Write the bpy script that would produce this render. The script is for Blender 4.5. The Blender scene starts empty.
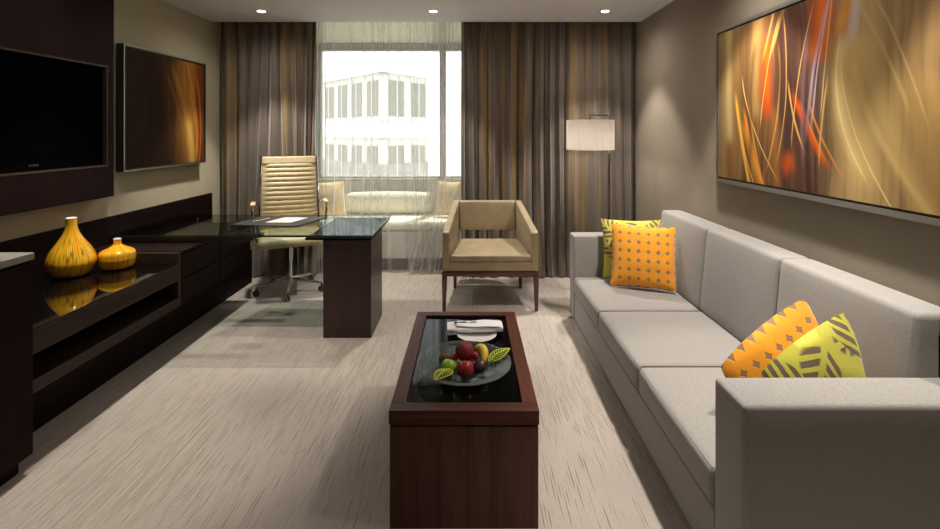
import bpy, bmesh, math, random
from mathutils import Vector, Matrix, noise as mnoise
random.seed(7)
S = bpy.context.scene
COL = S.collection
PI = math.pi
R = math.radians

# ------------------------------------------------------------------ colours / node helpers
def lin(r, g, b, a=1.0):
    def f(c):
        c /= 255.0
        return c / 12.92 if c <= 0.04045 else ((c + 0.055) / 1.055) ** 2.4
    return (f(r), f(g), f(b), a)

class NT:
    def __init__(s, tree): s.t = tree
    def n(s, typ, ins=None, **kw):
        nd = s.t.nodes.new(typ)
        for k, v in kw.items(): setattr(nd, k, v)
        for k, v in (ins or {}).items():
            sk = nd.inputs[k]
            if isinstance(v, bpy.types.NodeSocket): s.t.links.new(v, sk)
            else: sk.default_value = v
        return nd
    def m(s, op, a, b=None, c=None, clamp=False):
        nd = s.t.nodes.new('ShaderNodeMath'); nd.operation = op; nd.use_clamp = clamp
        for i, v in enumerate((a, b, c)):
            if v is None: continue
            if isinstance(v, bpy.types.NodeSocket): s.t.links.new(v, nd.inputs[i])
            else: nd.inputs[i].default_value = v
        return nd.outputs[0]
    def ramp(s, fac, stops, interp='LINEAR'):
        nd = s.t.nodes.new('ShaderNodeValToRGB'); cr = nd.color_ramp; cr.interpolation = interp
        while len(cr.elements) < len(stops): cr.elements.new(0.5)
        for e, (p, c) in zip(cr.elements, stops): e.position = p; e.color = c
        s.t.links.new(fac, nd.inputs[0]); return nd.outputs[0]
    def mix(s, f, a, b, blend='MIX'):
        nd = s.t.nodes.new('ShaderNodeMix'); nd.data_type = 'RGBA'; nd.blend_type = blend
        for i, v in ((0, f), (6, a), (7, b)):
            if isinstance(v, bpy.types.NodeSocket): s.t.links.new(v, nd.inputs[i])
            else: nd.inputs[i].default_value = v
        return nd.outputs[2]
    def maprange(s, v, a, b, c, d, typ='SMOOTHSTEP'):
        nd = s.t.nodes.new('ShaderNodeMapRange'); nd.interpolation_type = typ
        for i, x in enumerate((v, a, b, c, d)):
            if isinstance(x, bpy.types.NodeSocket): s.t.links.new(x, nd.inputs[i])
            else: nd.inputs[i].default_value = x
        return nd.outputs[0]
    def coord(s, which='Object', scale=(1, 1, 1), rot=(0, 0, 0)):
        tc = s.n('ShaderNodeTexCoord')
        mp = s.n('ShaderNodeMapping', {'Vector': tc.outputs[which], 'Scale': scale, 'Rotation': rot})
        return mp.outputs[0]
    def noise(s, vec, scale, detail=3, rough=.5, dist=0):
        return s.n('ShaderNodeTexNoise', {'Vector': vec, 'Scale': scale, 'Detail': detail, 'Roughness': rough, 'Distortion': dist}).outputs['Fac']

def new_mat(name):
    m = bpy.data.materials.new(name); m.use_nodes = True
    nt = m.node_tree
    for n in list(nt.nodes): nt.nodes.remove(n)
    h = NT(nt)
    out = h.n('ShaderNodeOutputMaterial')
    return m, h, out

def pbr(name, col, rough=.5, metal=0, spec=.5, bump=None, bstr=.2, coat=0, sheen=0, setup=None, **kw):
    m, h, out = new_mat(name)
    b = h.n('ShaderNodeBsdfPrincipled')
    b.inputs['Roughness'].default_value = rough
    b.inputs['Metallic'].default_value = metal
    b.inputs['Specular IOR Level'].default_value = spec
    b.inputs['Coat Weight'].default_value = coat
    b.inputs['Coat Roughness'].default_value = .05
    b.inputs['Sheen Weight'].default_value = sheen
    c = col
    if setup:
        c, bump = setup(h)
    if isinstance(c, bpy.types.NodeSocket): h.t.links.new(c, b.inputs['Base Color'])
    else: b.inputs['Base Color'].default_value = c
    if bump is not None:
        bn = h.n('ShaderNodeBump', {'Height': bump, 'Strength': bstr, 'Distance': kw.get('bdist', .01)})
        h.t.links.new(bn.outputs[0], b.inputs['Normal'])
    h.t.links.new(b.outputs[0], out.inputs[0])
    return m

def wood(name, dark, light, axis='Z', rough=.35, coat=.2, scale=1.0, spec=.5):
    def st(h):
        sc = {'X': (2.2, 55, 55), 'Y': (55, 2.2, 55), 'Z': (55, 55, 2.2)}[axis]
        sc = tuple(x * scale for x in sc)
        v = h.coord('Object', sc)
        a = h.noise(v, 1.0, 5, .6, .6)
        v2 = h.coord('Object', tuple(x * .22 for x in sc))
        b = h.noise(v2, 1.0, 2, .5, .3)
        f = h.m('ADD', h.m('MULTIPLY', a, .6), h.m('MULTIPLY', b, .4))
        return h.ramp(f, [(.34, dark), (.62, light)]), a
    return pbr(name, None, rough, coat=coat, setup=st, bstr=.05, spec=spec)

def fabric(name, c1, c2, scale=320, rough=.9, sheen=.3, bstr=.35):
    def st(h):
        v = h.coord('Object')
        n1 = h.noise(v, scale, 2, .6)
        n2 = h.noise(h.coord('Object', (1, 1, 3.5)), scale * .45, 2, .6)
        f = h.m('ADD', h.m('MULTIPLY', n1, .5), h.m('MULTIPLY', n2, .5))
        return h.ramp(f, [(.36, c1), (.64, c2)]), f
    return pbr(name, None, rough, sheen=sheen, setup=st, bstr=bstr, bdist=.003, spec=.2)

def schlick(h, ior, k=1.0):
    f0 = ((ior - 1) / (ior + 1)) ** 2
    lw = h.n('ShaderNodeLayerWeight', {'Blend': .5})
    return h.m('MULTIPLY', h.m('MULTIPLY_ADD', h.m('POWER', lw.outputs['Facing'], 5.0), 1 - f0, f0), k)
def clear_glass(name, tint, ior=1.45, k=1.0):
    m, h, out = new_mat(name)
    tr = h.n('ShaderNodeBsdfTransparent', {'Color': tint})
    gl = h.n('ShaderNodeBsdfGlossy', {'Color': (1, 1, 1, 1), 'Roughness': .02})
    mx = h.n('ShaderNodeMixShader', {0: schlick(h, ior, k), 1: tr.outputs[0], 2: gl.outputs[0]})
    h.t.links.new(mx.outputs[0], out.inputs[0])
    return m

# ------------------------------------------------------------------ mesh helpers
def BM(): return bmesh.new()

def box(bm, x0, x1, y0, y1, z0, z1, r=0.0, seg=2):
    t = bmesh.new()
    bmesh.ops.create_cube(t, size=1.0)
    for v in t.verts:
        v.co = Vector(((x0 + x1) / 2 + v.co.x * (x1 - x0), (y0 + y1) / 2 + v.co.y * (y1 - y0), (z0 + z1) / 2 + v.co.z * (z1 - z0)))
    if r > 0:
        bmesh.ops.bevel(t, geom=t.edges[:], offset=r, segments=seg, profile=.5, affect='EDGES')
    merge(bm, t)

def merge(bm, t):
    me = bpy.data.meshes.new('tmp'); t.to_mesh(me); t.free()
    bm.from_mesh(me); bpy.data.meshes.remove(me)

def prism(bm, pts, axis, a0, a1, r=0.0, seg=2):
    """extrude a 2D polygon along axis ('X': pts=(y,z); 'Y': pts=(x,z); 'Z': pts=(x,y))"""
    t = bmesh.new()
    def P(p, a):
        return {'X': (a, p[0], p[1]), 'Y': (p[0], a, p[1]), 'Z': (p[0], p[1], a)}[axis]
    A = [t.verts.new(P(p, a0)) for p in pts]; B = [t.verts.new(P(p, a1)) for p in pts]
    t.faces.new(A); t.faces.new(B)
    n = len(pts)
    for i in range(n): t.faces.new((A[i], A[(i + 1) % n], B[(i + 1) % n], B[i]))
    bmesh.ops.recalc_face_normals(t, faces=t.faces[:])
    if r > 0: bmesh.ops.bevel(t, geom=t.edges[:], offset=r, segments=seg, profile=.5, affect='EDGES')
    merge(bm, t)

def tube(bm, pts, r, n=10, closed=False):
    pts = [Vector(p) for p in pts]
    rs = r if isinstance(r, (list, tuple)) else [r] * len(pts)
    rings = []
    up = None
    for i, p in enumerate(pts):
        if closed: d = pts[(i + 1) % len(pts)] - pts[i - 1]
        else: d = pts[min(i + 1, len(pts) - 1)] - pts[max(i - 1, 0)]
        d.normalize()
        if up is None:
            up = Vector((0, 0, 1)) if abs(d.z) < .9 else Vector((1, 0, 0))
        a = d.cross(up)
        if a.length < 1e-5: a = d.cross(Vector((0, 1, 0)))
        a.normalize(); b = a.cross(d); b.normalize(); up = b
        rings.append([bm.verts.new(p + (a * math.cos(2 * PI * k / n) + b * math.sin(2 * PI * k / n)) * rs[i]) for k in range(n)])
    m = len(rings)
    for i in range(m if closed else m - 1):
        A, B = rings[i], rings[(i + 1) % m]
        for k in range(n): bm.faces.new((A[k], A[(k + 1) % n], B[(k + 1) % n], B[k]))
    if not closed:
        bm.faces.new(rings[0][::-1]); bm.faces.new(rings[-1])
    bmesh.ops.recalc_face_normals(bm, faces=bm.faces[:])

def smooth_path(pts, per=8):
    pts = [Vector(p) for p in pts]; out = []
    for i in range(len(pts) - 1):
        p0 = pts[max(i - 1, 0)]; p1 = pts[i]; p2 = pts[i + 1]; p3 = pts[min(i + 2, len(pts) - 1)]
        for k in range(per):
            t = k / per
            out.append(.5 * ((2 * p1) + (-p0 + p2) * t + (2 * p0 - 5 * p1 + 4 * p2 - p3) * t * t + (-p0 + 3 * p1 - 3 * p2 + p3) * t ** 3))
    out.append(pts[-1]); return out

def lathe(bm, prof, c=(0, 0, 0), n=40, caps=True, axis='Z'):
    t = bmesh.new(); rings = []
    for r, z in prof:
        rings.append([t.verts.new((r * math.cos(2 * PI * k / n), r * math.sin(2 * PI * k / n), z)) for k in range(n)])
    for A, B in zip(rings, rings[1:]):
        for k in range(n): t.faces.new((A[k], A[(k + 1) % n], B[(k + 1) % n], B[k]))
    if caps:
        t.faces.new(rings[0][::-1]); t.faces.new(rings[-1])
    bmesh.ops.remove_doubles(t, verts=t.verts[:], dist=1e-5)
    bmesh.ops.recalc_face_normals(t, faces=t.faces[:])
    M = Matrix.Translation(c)
    if axis == 'X': M = M @ Matrix.Rotation(PI / 2, 4, 'Y')
    if axis == 'Y': M = M @ Matrix.Rotation(-PI / 2, 4, 'X')
    bmesh.ops.transform(t, matrix=M, verts=t.verts[:])
    merge(bm, t)

def softbox(bm, x0, x1, y0, y1, z0, z1, r, crown=(0, 0, 0), m=8, sag=None):
    """upholstered block: rounded edges and gently crowned faces"""
    c = Vector(((x0 + x1) / 2, (y0 + y1) / 2, (z0 + z1) / 2)); hh = ((x1 - x0) / 2, (y1 - y0) / 2, (z1 - z0) / 2)
    def axis(h):
        rr = min(r, h * .95)
        inner = [(-h + rr) + (2 * h - 2 * rr) * i / m for i in range(m + 1)]
        e = [-h, -h + rr * .3, -h + rr * .65]
        return e + inner + [-x for x in e[::-1]]
    ax = [axis(h) for h in hh]
    t = bmesh.new(); V = {}
    def vert(i, j, k):
        if (i, j, k) not in V:
            p = Vector((ax[0][i], ax[1][j], ax[2][k]))
            q = Vector([max(-hh[d] + min(r, hh[d] * .95), min(hh[d] - min(r, hh[d] * .95), p[d])) for d in range(3)])
            d = p - q
            if d.length > 1e-7: p = q + d.normalized() * r
            u = [p[d] / hh[d] for d in range(3)]
            f = [max(0, 1 - x * x) for x in u]
            p = Vector((p.x + crown[0] * u[0] * f[1] * f[2], p.y + crown[1] * u[1] * f[0] * f[2], p.z + crown[2] * u[2] * (f[0] * f[1]) ** .6))
            if sag: p = sag(p, u)
            V[(i, j, k)] = t.verts.new(c + p)
        return V[(i, j, k)]
    N = [len(a) for a in ax]
    for d in range(3):
        a, b = [e for e in range(3) if e != d]
        for side in (0, N[d] - 1):
            for i in range(N[a] - 1):
                for j in range(N[b] - 1):
                    q = []
                    for di, dj in ((0, 0), (1, 0), (1, 1), (0, 1)):
                        ix = [0, 0, 0]; ix[d] = side; ix[a] = i + di; ix[b] = j + dj
                        q.append(vert(*ix))
                    t.faces.new(q)
    bmesh.ops.recalc_face_normals(t, faces=t.faces[:])
    merge(bm, t)

def xf(bm, M):
    bmesh.ops.transform(bm, matrix=M, verts=bm.verts[:])

WORLD = {}
def mk(name, bm, mat, parent=None, smooth=True, local=False, angle=40):
    """link bm as ONE mesh object; coordinates are world ones unless local"""
    if parent is not None and not local:
        off = WORLD.get(parent.name, Vector((0, 0, 0)))
        bmesh.ops.translate(bm, vec=-off, verts=bm.verts[:])
    me = bpy.data.meshes.new(name); bm.to_mesh(me); bm.free()
    me.materials.append(mat)
    o = bpy.data.objects.new(name, me); COL.objects.link(o)
    if parent is not None:
        o.parent = parent
        WORLD[o.name] = WORLD.get(parent.name, Vector((0, 0, 0)))
    else:
        WORLD[o.name] = Vector((0, 0, 0))
    if smooth:
        for p in me.polygons: p.use_smooth = True
        me.set_sharp_from_angle(angle=R(angle))
    return o

def tag(o, label=None, cat=None, group=None, kind=None):
    if label: o['label'] = label
    if cat: o['category'] = cat
    if group: o['group'] = group
    if kind: o['kind'] = kind
    return o

def thing(name, label, cat, loc=(0, 0, 0), rot=(0, 0, 0), group=None):
    o = bpy.data.objects.new(name, None); COL.objects.link(o)
    o.empty_display_size = .1
    o.location = loc; o.rotation_euler = rot
    WORLD[o.name] = Vector(loc)
    return tag(o, label, cat, group)

def struct(name, bm, mat, parent=None, smooth=False):
    o = mk(name, bm, mat, parent, smooth)
    if parent is None: o['kind'] = 'structure'
    return o

def copy_tree(o, parent=None):
    c = o.copy(); COL.objects.link(c)
    if parent is not None: c.parent = parent
    for ch in o.children: copy_tree(ch, c)
    return c

def solo(name, bm, mat, label, cat, group=None, origin=None, smooth=True, angle=40):
    """a thing that is one mesh, its origin at its base"""
    if origin is not None: bmesh.ops.translate(bm, vec=-Vector(origin), verts=bm.verts[:])
    o = mk(name, bm, mat, None, smooth, angle=angle)
    if origin is not None: o.location = origin; WORLD[o.name] = Vector(origin)
    return tag(o, label, cat, group)

# ------------------------------------------------------------------ camera
F_PX, H = 480.0, 1.5
cam = bpy.data.cameras.new('camera'); co = bpy.data.objects.new('camera', cam); COL.objects.link(co)
cam.sensor_fit = 'HORIZONTAL'; cam.sensor_width = 36.0; cam.lens = 36.0 * F_PX / 940.0
cam.shift_y = -(264.5 - 132.0) / 940.0
cam.clip_start = .05; cam.clip_end = 300
co.location = (0, 0, H); co.rotation_euler = (R(90), 0, 0)
S.camera = co

# ------------------------------------------------------------------ materials
def carpet():
    def st(h):
        v = h.coord('Object')
        # rows of woven dashes running along the length of the room
        sep = h.n('ShaderNodeSeparateXYZ', {0: v})
        row = h.m('FLOOR', h.m('MULTIPLY', sep.outputs[0], 76.0))
        wn = h.n('ShaderNodeTexWhiteNoise', {'W': row}, noise_dimensions='1D').outputs[0]
        yy = h.m('ADD', h.m('MULTIPLY', sep.outputs[1], 4.2), h.m('MULTIPLY', wn, 97.0))
        vec = h.n('ShaderNodeCombineXYZ', {0: h.m('MULTIPLY', row, 7.31), 1: yy, 2: 0.0}).outputs[0]
        dash = h.noise(vec, 1.0, 2.5, .65)
        patch = h.noise(h.coord('Object', (1.6, .8, 1)), 1.0, 3, .55)
        th = h.m('ADD', dash, h.m('MULTIPLY', h.m('SUBTRACT', patch, .5), .42))
        # thin gap between rows
        fr = h.m('FRACT', h.m('MULTIPLY', sep.outputs[0], 76.0))
        edge = h.maprange(h.m('ABSOLUTE', h.m('SUBTRACT', fr, .5)), .08, .26, 1.0, 0.0)
        mask = h.m('MULTIPLY', h.maprange(th, .42, .66, .05, 1), edge)
        tone = h.ramp(patch, [(.3, lin(168, 157, 152)), (.5, lin(184, 175, 166)), (.7, lin(191, 183, 169))])
        fine = h.noise(v, 300, 2, .6)
        tone = h.mix(h.m('MULTIPLY', fine, .35), tone, lin(150, 138, 124))
        dk = h.ramp(wn, [(0, lin(80, 66, 66)), (.5, lin(112, 96, 88)), (1, lin(132, 112, 98))])
        return h.mix(h.m('MULTIPLY', mask, .70), tone, dk), h.m('SUBTRACT', fine, h.m('MULTIPLY', mask, .6))
    return pbr('carpet', None, .95, setup=st, bstr=.5, bdist=.004, spec=.1, sheen=.2)

def plaster(name, c1, c2, scale=60, rough=.75):
    def st(h):
        v = h.coord('Object')
        n = h.noise(v, scale, 4, .6)
        n2 = h.noise(v, 3, 2, .5)
        return h.ramp(h.m('ADD', h.m('MULTIPLY', n, .5), h.m('MULTIPLY', n2, .5)), [(.3, c1), (.7, c2)]), n
    return pbr(name, None, rough, setup=st, bstr=.06, bdist=.003, spec=.25)

M_carpet = carpet()
M_ceil = plaster('ceiling_paint', lin(212, 210, 213), lin(220, 218, 221), rough=.6)
M_wall_r = plaster('wallcovering_taupe', lin(139, 128, 113), lin(148, 137, 122), 120)
M_wall_l = plaster('paint_beige', lin(172, 164, 139), lin(180, 172, 147))
M_wall_b = plaster('paint_window_wall', lin(170, 164, 152), lin(180, 174, 162))
M_bay = plaster('paint_bay', lin(214, 212, 206), lin(222, 220, 214))
M_dark = wood('wood_espresso', lin(18, 8, 9), lin(32, 16, 15), 'Z', .55, .0, spec=.07)
M_dark_y = wood('wood_espresso_lengthwise', lin(18, 9, 9), lin(31, 16, 14), 'Y', .55, .0, spec=.1)
M_console = wood('wood_console', lin(38, 26, 21), lin(60, 44, 35), 'Y', .45, .0, spec=.25)
M_leg = wood('wood_desk_leg', lin(38, 18, 19), lin(58, 30, 29), 'Z', .4, .1)
M_table = wood('wood_mahogany', lin(60, 34, 29), lin(90, 53, 44), 'Z', .45, 0, spec=.25)
M_table_rim = wood('wood_mahogany_rim', lin(56, 27, 19), lin(90, 46, 31), 'X', .5, 0, spec=.2)
M_table_rim_y = wood('wood_mahogany_rim_long', lin(56, 27, 19), lin(90, 46, 31), 'Y', .5, 0, spec=.2)
M_chairwood = wood('wood_chair_legs', lin(62, 34, 24), lin(96, 58, 42), 'Z', .35, .2)
M_blackglass = pbr('black_glass', lin(10, 9, 9), .04, coat=.4, spec=.6)
M_tablegl = pbr('black_table_glass', lin(7, 8, 8), .06, spec=.10)
M_tv = pbr('tv_screen', lin(5, 5, 6), .3, spec=.0)
M_blackplastic = pbr('black_plastic', lin(20, 19, 20), .4)
M_bezel = pbr('tv_bezel', lin(6, 6, 6), .45, spec=.0)
M_mark = pbr('silver_lettering', lin(64, 64, 66), .5)
M_silver = pbr('brushed_silver', lin(150, 146, 140), .38, metal=.85)
M_frameblk = pbr('frame_black', lin(18, 15, 13), .5)
M_chrome = pbr('chrome', lin(205, 203, 200), .12, metal=1)
M_steel = pbr('lamp_steel', lin(120, 112, 104), .3, metal=.9)
M_counter = pbr('grey_stone_counter', None, .35, setup=lambda h: (h.ramp(h.noise(h.coord('Object'), 40, 4, .6), [(.3, lin(128, 124, 116)), (.7, lin(150, 146, 138))]), None))
M_deskglass = clear_glass('smoked_desk_glass', lin(214, 220, 217), ior=1.35, k=.30)
M_modesty = clear_glass('modesty_glass', lin(250, 252, 251), ior=1.3)
M_pane = clear_glass('window_glass', lin(245, 248, 247), ior=1.3)
M_glassedge = pbr('green_glass_edge', lin(24, 44, 36), .15, spec=.6)
def hazy_glass(name, tint, haze, col):
    m, h, out = new_mat(name)
    tr = h.n('ShaderNodeBsdfTransparent', {'Color': tint}); gl = h.n('ShaderNodeBsdfGlossy', {'Color': (1, 1, 1, 1), 'Roughness': .06})
    df = h.n('ShaderNodeBsdfDiffuse', {'Color': col})
    m1 = h.n('ShaderNodeMixShader', {0: haze, 1: tr.outputs[0], 2: df.outputs[0]})
    m2 = h.n('ShaderNodeMixShader', {0: schlick(h, 1.5, .35), 1: m1.outputs[0], 2: gl.outputs[0]})
    h.t.links.new(m2.outputs[0], out.inputs[0]); return m
M_bowl = hazy_glass('bowl_glass', lin(240, 242, 240), .025, lin(190, 196, 190))
M_bowlrib = hazy_glass('bowl_raised_rings', lin(235, 238, 235), .22, lin(200, 205, 200))
M_sofa = fabric('sofa_tweed', lin(127, 124, 121), lin(161, 157, 153), 420)
M_seam = pbr('sofa_piping', lin(158, 153, 148), .9)
M_leather = pbr('cream_leather', None, .42, setup=lambda h: (h.ramp(h.noise(h.coord('Object'), 12, 3, .5), [(.3, lin(196, 179, 140)), (.7, lin(210, 193, 154))]), h.noise(h.coord('Object'), 260, 3, .6)), bstr=.08, bdist=.003)
M_tan = pbr('tan_leather', None, .45, setup=lambda h: (h.ramp(h.noise(h.coord('Object'), 9, 3, .5), [(.3, lin(148, 132, 105)), (.7, lin(164, 147, 119))]), h.noise(h.coord('Object'), 300, 3, .6)), bstr=.1, bdist=.003)
M_cushion = fabric('bay_cushion_fabric', lin(228, 223, 202), lin(240, 235, 215), 260, bstr=.15)
M_baypillow = fabric('bay_pillow_fabric', lin(214, 188, 138), lin(228, 202, 152), 260, bstr=.15)
M_white = pbr('white_porcelain', lin(232, 230, 228), .2, coat=.3)
M_linen = fabric('napkin_linen', lin(222, 221, 222), lin(236, 235, 236), 500, bstr=.15)
M_paper = pbr('paper', lin(226, 222, 214), .8)
M_blotter = pbr('charcoal_leather', lin(40, 38, 37), .5)
M_frame_win = pbr('window_frame', lin(176, 171, 160), .5)
M_subtop = pbr('desk_sub_top_black', lin(14, 12, 12), .6, spec=.05)
def blind():
    m, h, out = new_mat('blind_fabric')
    c = h.ramp(h.noise(h.coord('Object', (1, 1, 6)), 90, 2, .6), [(.3, lin(228, 224, 208)), (.7, lin(236, 232, 218))])
    df = h.n('ShaderNodeBsdfDiffuse', {'Color': c}); tl = h.n('ShaderNodeBsdfTranslucent', {'Color': c})
    h.t.links.new(h.n('ShaderNodeMixShader', {0: .75, 1: df.outputs[0], 2: tl.outputs[0]}).outputs[0], out.inputs[0]); return m
M_blind = blind()
M_skirt = pbr('bay_skirting', lin(74, 60, 48), .5)
M_lightlens = None

def drape():
    m, h, out = new_mat('drape_silk')
    v = h.coord('Object', (6.5, .6, .12))
    n = h.noise(v, 1.0, 4, .6)
    fine = h.noise(h.coord('Object', (260, 30, 30)), 1.0, 2, .6)
    col = h.ramp(n, [(.28, lin(88, 79, 72)), (.42, lin(110, 99, 88)), (.50, lin(98, 89, 82)), (.57, lin(142, 116, 76)), (.65, lin(106, 96, 87)), (.78, lin(132, 114, 87))])
    col = h.mix(h.m('MULTIPLY', fine, .35), col, lin(84, 74, 64))
    b = h.n('ShaderNodeBsdfPrincipled', {'Base Color': col, 'Roughness': .5, 'Specular IOR Level': .35, 'Sheen Weight': .35})
    bn = h.n('ShaderNodeBump', {'Height': fine, 'Strength': .1, 'Distance': .002}); h.t.links.new(bn.outputs[0], b.inputs['Normal'])
    h.t.links.new(b.outputs[0], out.inputs[0]); return m
M_drape = drape()

def sheer():
    m, h, out = new_mat('sheer_voile')
    tr = h.n('ShaderNodeBsdfTransparent', {'Color': lin(250, 249, 247)})
    df = h.n('ShaderNodeBsdfDiffuse', {'Color': lin(226, 224, 222)})
    tl = h.n('ShaderNodeBsdfTranslucent', {'Color': lin(232, 230, 227)})
    mx = h.n('ShaderNodeMixShader', {0: .45, 1: df.outputs[0], 2: tl.outputs[0]})
    lw = h.n('ShaderNodeLayerWeight', {'Blend': .5})
    th = h.noise(h.coord('Object', (420, 60, 30)), 1.0, 2, .5)
    fac = h.m('ADD', h.m('MULTIPLY', h.m('POWER', lw.outputs['Facing'], 2.0), .78), h.m('MULTIPLY_ADD', th, .12, .19), clamp=True)
    fin = h.n('ShaderNodeMixShader', {0: fac, 1: tr.outputs[0], 2: mx.outputs[0]})
    h.t.links.new(fin.outputs[0], out.inputs[0]); return m
M_sheer = sheer()

def shade():
    m, h, out = new_mat('lamp_shade_linen')
    th = h.noise(h.coord('Object', (1, 1, .02)), 190, 3, .6)
    c = h.ramp(th, [(.3, lin(220, 214, 208)), (.7, lin(242, 237, 232))])
    df = h.n('ShaderNodeBsdfDiffuse', {'Color': c}); tl = h.n('ShaderNodeBsdfTranslucent', {'Color': c})
    mx = h.n('ShaderNodeMixShader', {0: .4, 1: df.outputs[0], 2: tl.outputs[0]})
    h.t.links.new(mx.outputs[0], out.inputs[0]); return m
M_shade = shade()

def emit(name, col, s):
    m, h, out = new_mat(name)
    e = h.n('ShaderNodeEmission', {'Color': col, 'Strength': s}); h.t.links.new(e.outputs[0], out.inputs[0]); return m
M_lens = emit('downlight_lens', (1, .94, .86, 1), 14)

def vase_mat(kind):
    def st(h):
        tc = h.n('ShaderNodeTexCoord'); s = h.n('ShaderNodeSeparateXYZ', {0: tc.outputs['Object']})
        ang = h.m('ARCTAN2', s.outputs[1], s.outputs[0])
        vec = h.n('ShaderNodeCombineXYZ', {0: h.m('COSINE', ang), 1: h.m('SINE', ang), 2: h.m('MULTIPLY', s.outputs[2], .5)}).outputs[0]
        n = h.noise(vec, 4.2, 2.5, .6, .15)
        if kind == 0:
            c = h.ramp(n, [(.30, lin(150, 80, 14)), (.38, lin(232, 140, 20)), (.46, lin(252, 196, 34)), (.510, lin(150, 92, 20)), (.545, lin(250, 200, 44)), (.63, lin(240, 150, 24)), (.70, lin(140, 86, 18)), (.76, lin(240, 170, 30))])
        else:
            c = h.ramp(n, [(.30, lin(200, 100, 16)), (.42, lin(236, 150, 22)), (.52, lin(248, 196, 52)), (.62, lin(226, 130, 20)), (.75, lin(250, 205, 80))])
        return c, None
    return pbr('vase_glaze_%d' % kind, None, .1, coat=.6, setup=st)

def orange_felt():
    def st(h):
        uv = h.n('ShaderNodeTexCoord').outputs['UV']
        s = h.n('ShaderNodeSeparateXYZ', {0: uv})
        def fr(x): return h.m('SUBTRACT', h.m('FRACT', h.m('MULTIPLY', x, 7.0)), .5)
        a, b = fr(s.outputs[0]), fr(s.outputs[1])
        d = h.m('SQRT', h.m('ADD', h.m('MULTIPLY', a, a), h.m('MULTIPLY', b, b)))
        star = h.maprange(d, .52, .56, 0, 1)
        n = h.noise(h.coord('Object'), 300, 2, .6)
        base = h.mix(n, lin(236, 146, 24), lin(250, 176, 56))
        return h.mix(star, base, lin(150, 118, 96)), h.m('SUBTRACT', h.m('MULTIPLY', n, .15), star)
    return pbr('orange_cutout_felt', None, .8, setup=st, bstr=.6, bdist=.004, sheen=.3, spec=.2)
M_orange = orange_felt()
M_pillow_back = fabric('pillow_taupe', lin(120, 106, 92), lin(138, 124, 108), 260)

def lime_felt():
    def st(h):
        uv = h.n('ShaderNodeTexCoord').outputs['UV']
        # big fingered leaves: radial ribs around scattered leaf centres
        vo = h.n('ShaderNodeTexVoronoi', {'Vector': uv, 'Scale': 2.6, 'Randomness': .7})
        loc = vo.outputs['Position']
        dif = h.n('ShaderNodeVectorMath', {0: h.n('ShaderNodeVectorMath', {0: uv, 1: (2.6, 2.6, 2.6)}, operation='MULTIPLY').outputs[0], 1: h.n('ShaderNodeVectorMath', {0: loc, 1: (2.6, 2.6, 2.6)}, operation='MULTIPLY').outputs[0]}, operation='SUBTRACT').outputs[0]
        s = h.n('ShaderNodeSeparateXYZ', {0: dif})
        cs = h.n('ShaderNodeSeparateColor', {0: vo.outputs['Color']})
        th = h.m('MULTIPLY', cs.outputs[0], 6.28); co_, si_ = h.m('COSINE', th), h.m('SINE', th)
        x = h.m('SUBTRACT', h.m('MULTIPLY', s.outputs[0], co_), h.m('MULTIPLY', s.outputs[1], si_))
        y = h.m('ADD', h.m('MULTIPLY', s.outputs[0], si_), h.m('MULTIPLY', s.outputs[1], co_))
        ax = h.m('ABSOLUTE', x)
        wob = h.m('MULTIPLY', h.noise(uv, 6, 2, .5), 3.0)
        slit = h.maprange(h.m('SINE', h.m('ADD', h.m('MULTIPLY', h.m('ADD', y, h.m('MULTIPLY', ax, .8)), 26.0), wob)), -.30, -.08, 0, 1)
        body = h.m('MULTIPLY', h.maprange(ax, .045, .075, 0, 1), h.maprange(h.m('ADD', vo.outputs['Distance'], h.m('MULTIPLY', ax, .3)),   .56, .64, 1, 0))
        hole = h.m('MULTIPLY', slit, body)
        n = h.noise(h.coord('Object'), 300, 2, .6)
        base = h.mix(n, lin(196, 190, 62), lin(220, 213, 96))
        return h.mix(hole, base, lin(118, 104, 84)), h.m('SUBTRACT', h.m('MULTIPLY', n, .15), hole)
    return pbr('lime_cutout_felt', None, .8, setup=st, bstr=.6, bdist=.004, sheen=.3, spec=.2)
M_lime = lime_felt()

# ---- abstract light-trail art
def streak_group():
    g = bpy.data.node_groups.new('light_trail', 'ShaderNodeTree')
    for nm, typ in (('Base', 'NodeSocketColor'), ('Color', 'NodeSocketColor'), ('U', 'NodeSocketFloat'), ('V', 'NodeSocketFloat'),
                    ('A', 'NodeSocketFloat'), ('B', 'NodeSocketFloat'), ('C', 'NodeSocketFloat'), ('W', 'NodeSocketFloat'),
                    ('V0', 'NodeSocketFloat'), ('V1', 'NodeSocketFloat'), ('K', 'NodeSocketFloat')):
        g.interface.new_socket(nm, in_out='INPUT', socket_type=typ)
    g.interface.new_socket('Color', in_out='OUTPUT', socket_type='NodeSocketColor')
    h = NT(g); i = h.n('NodeGroupInput'); o = h.n('NodeGroupOutput'); I = i.outputs
    t = h.m('SUBTRACT', I['V'], .5)
    c = h.m('ADD', I['A'], h.m('ADD', h.m('MULTIPLY', I['B'], t), h.m('MULTIPLY', I['C'], h.m('MULTIPLY', t, t))))
    d = h.m('DIVIDE', h.m('ABSOLUTE', h.m('SUBTRACT', I['U'], c)), I['W'])
    k = h.maprange(d, 0.0, 1.0, 1.0, 0.0)
    vm = h.m('MULTIPLY', h.maprange(I['V'], I['V0'], h.m('ADD', I['V0'], .12), 0.0, 1.0), h.maprange(I['V'], h.m('SUBTRACT', I['V1'], .12), I['V1'], 1.0, 0.0))
    f = h.m('MULTIPLY', h.m('MULTIPLY', k, vm), I['K'], clamp=True)
    g.links.new(h.mix(f, I['Base'], I['Color']), o.inputs[0])
    return g
SG = streak_group()

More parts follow.
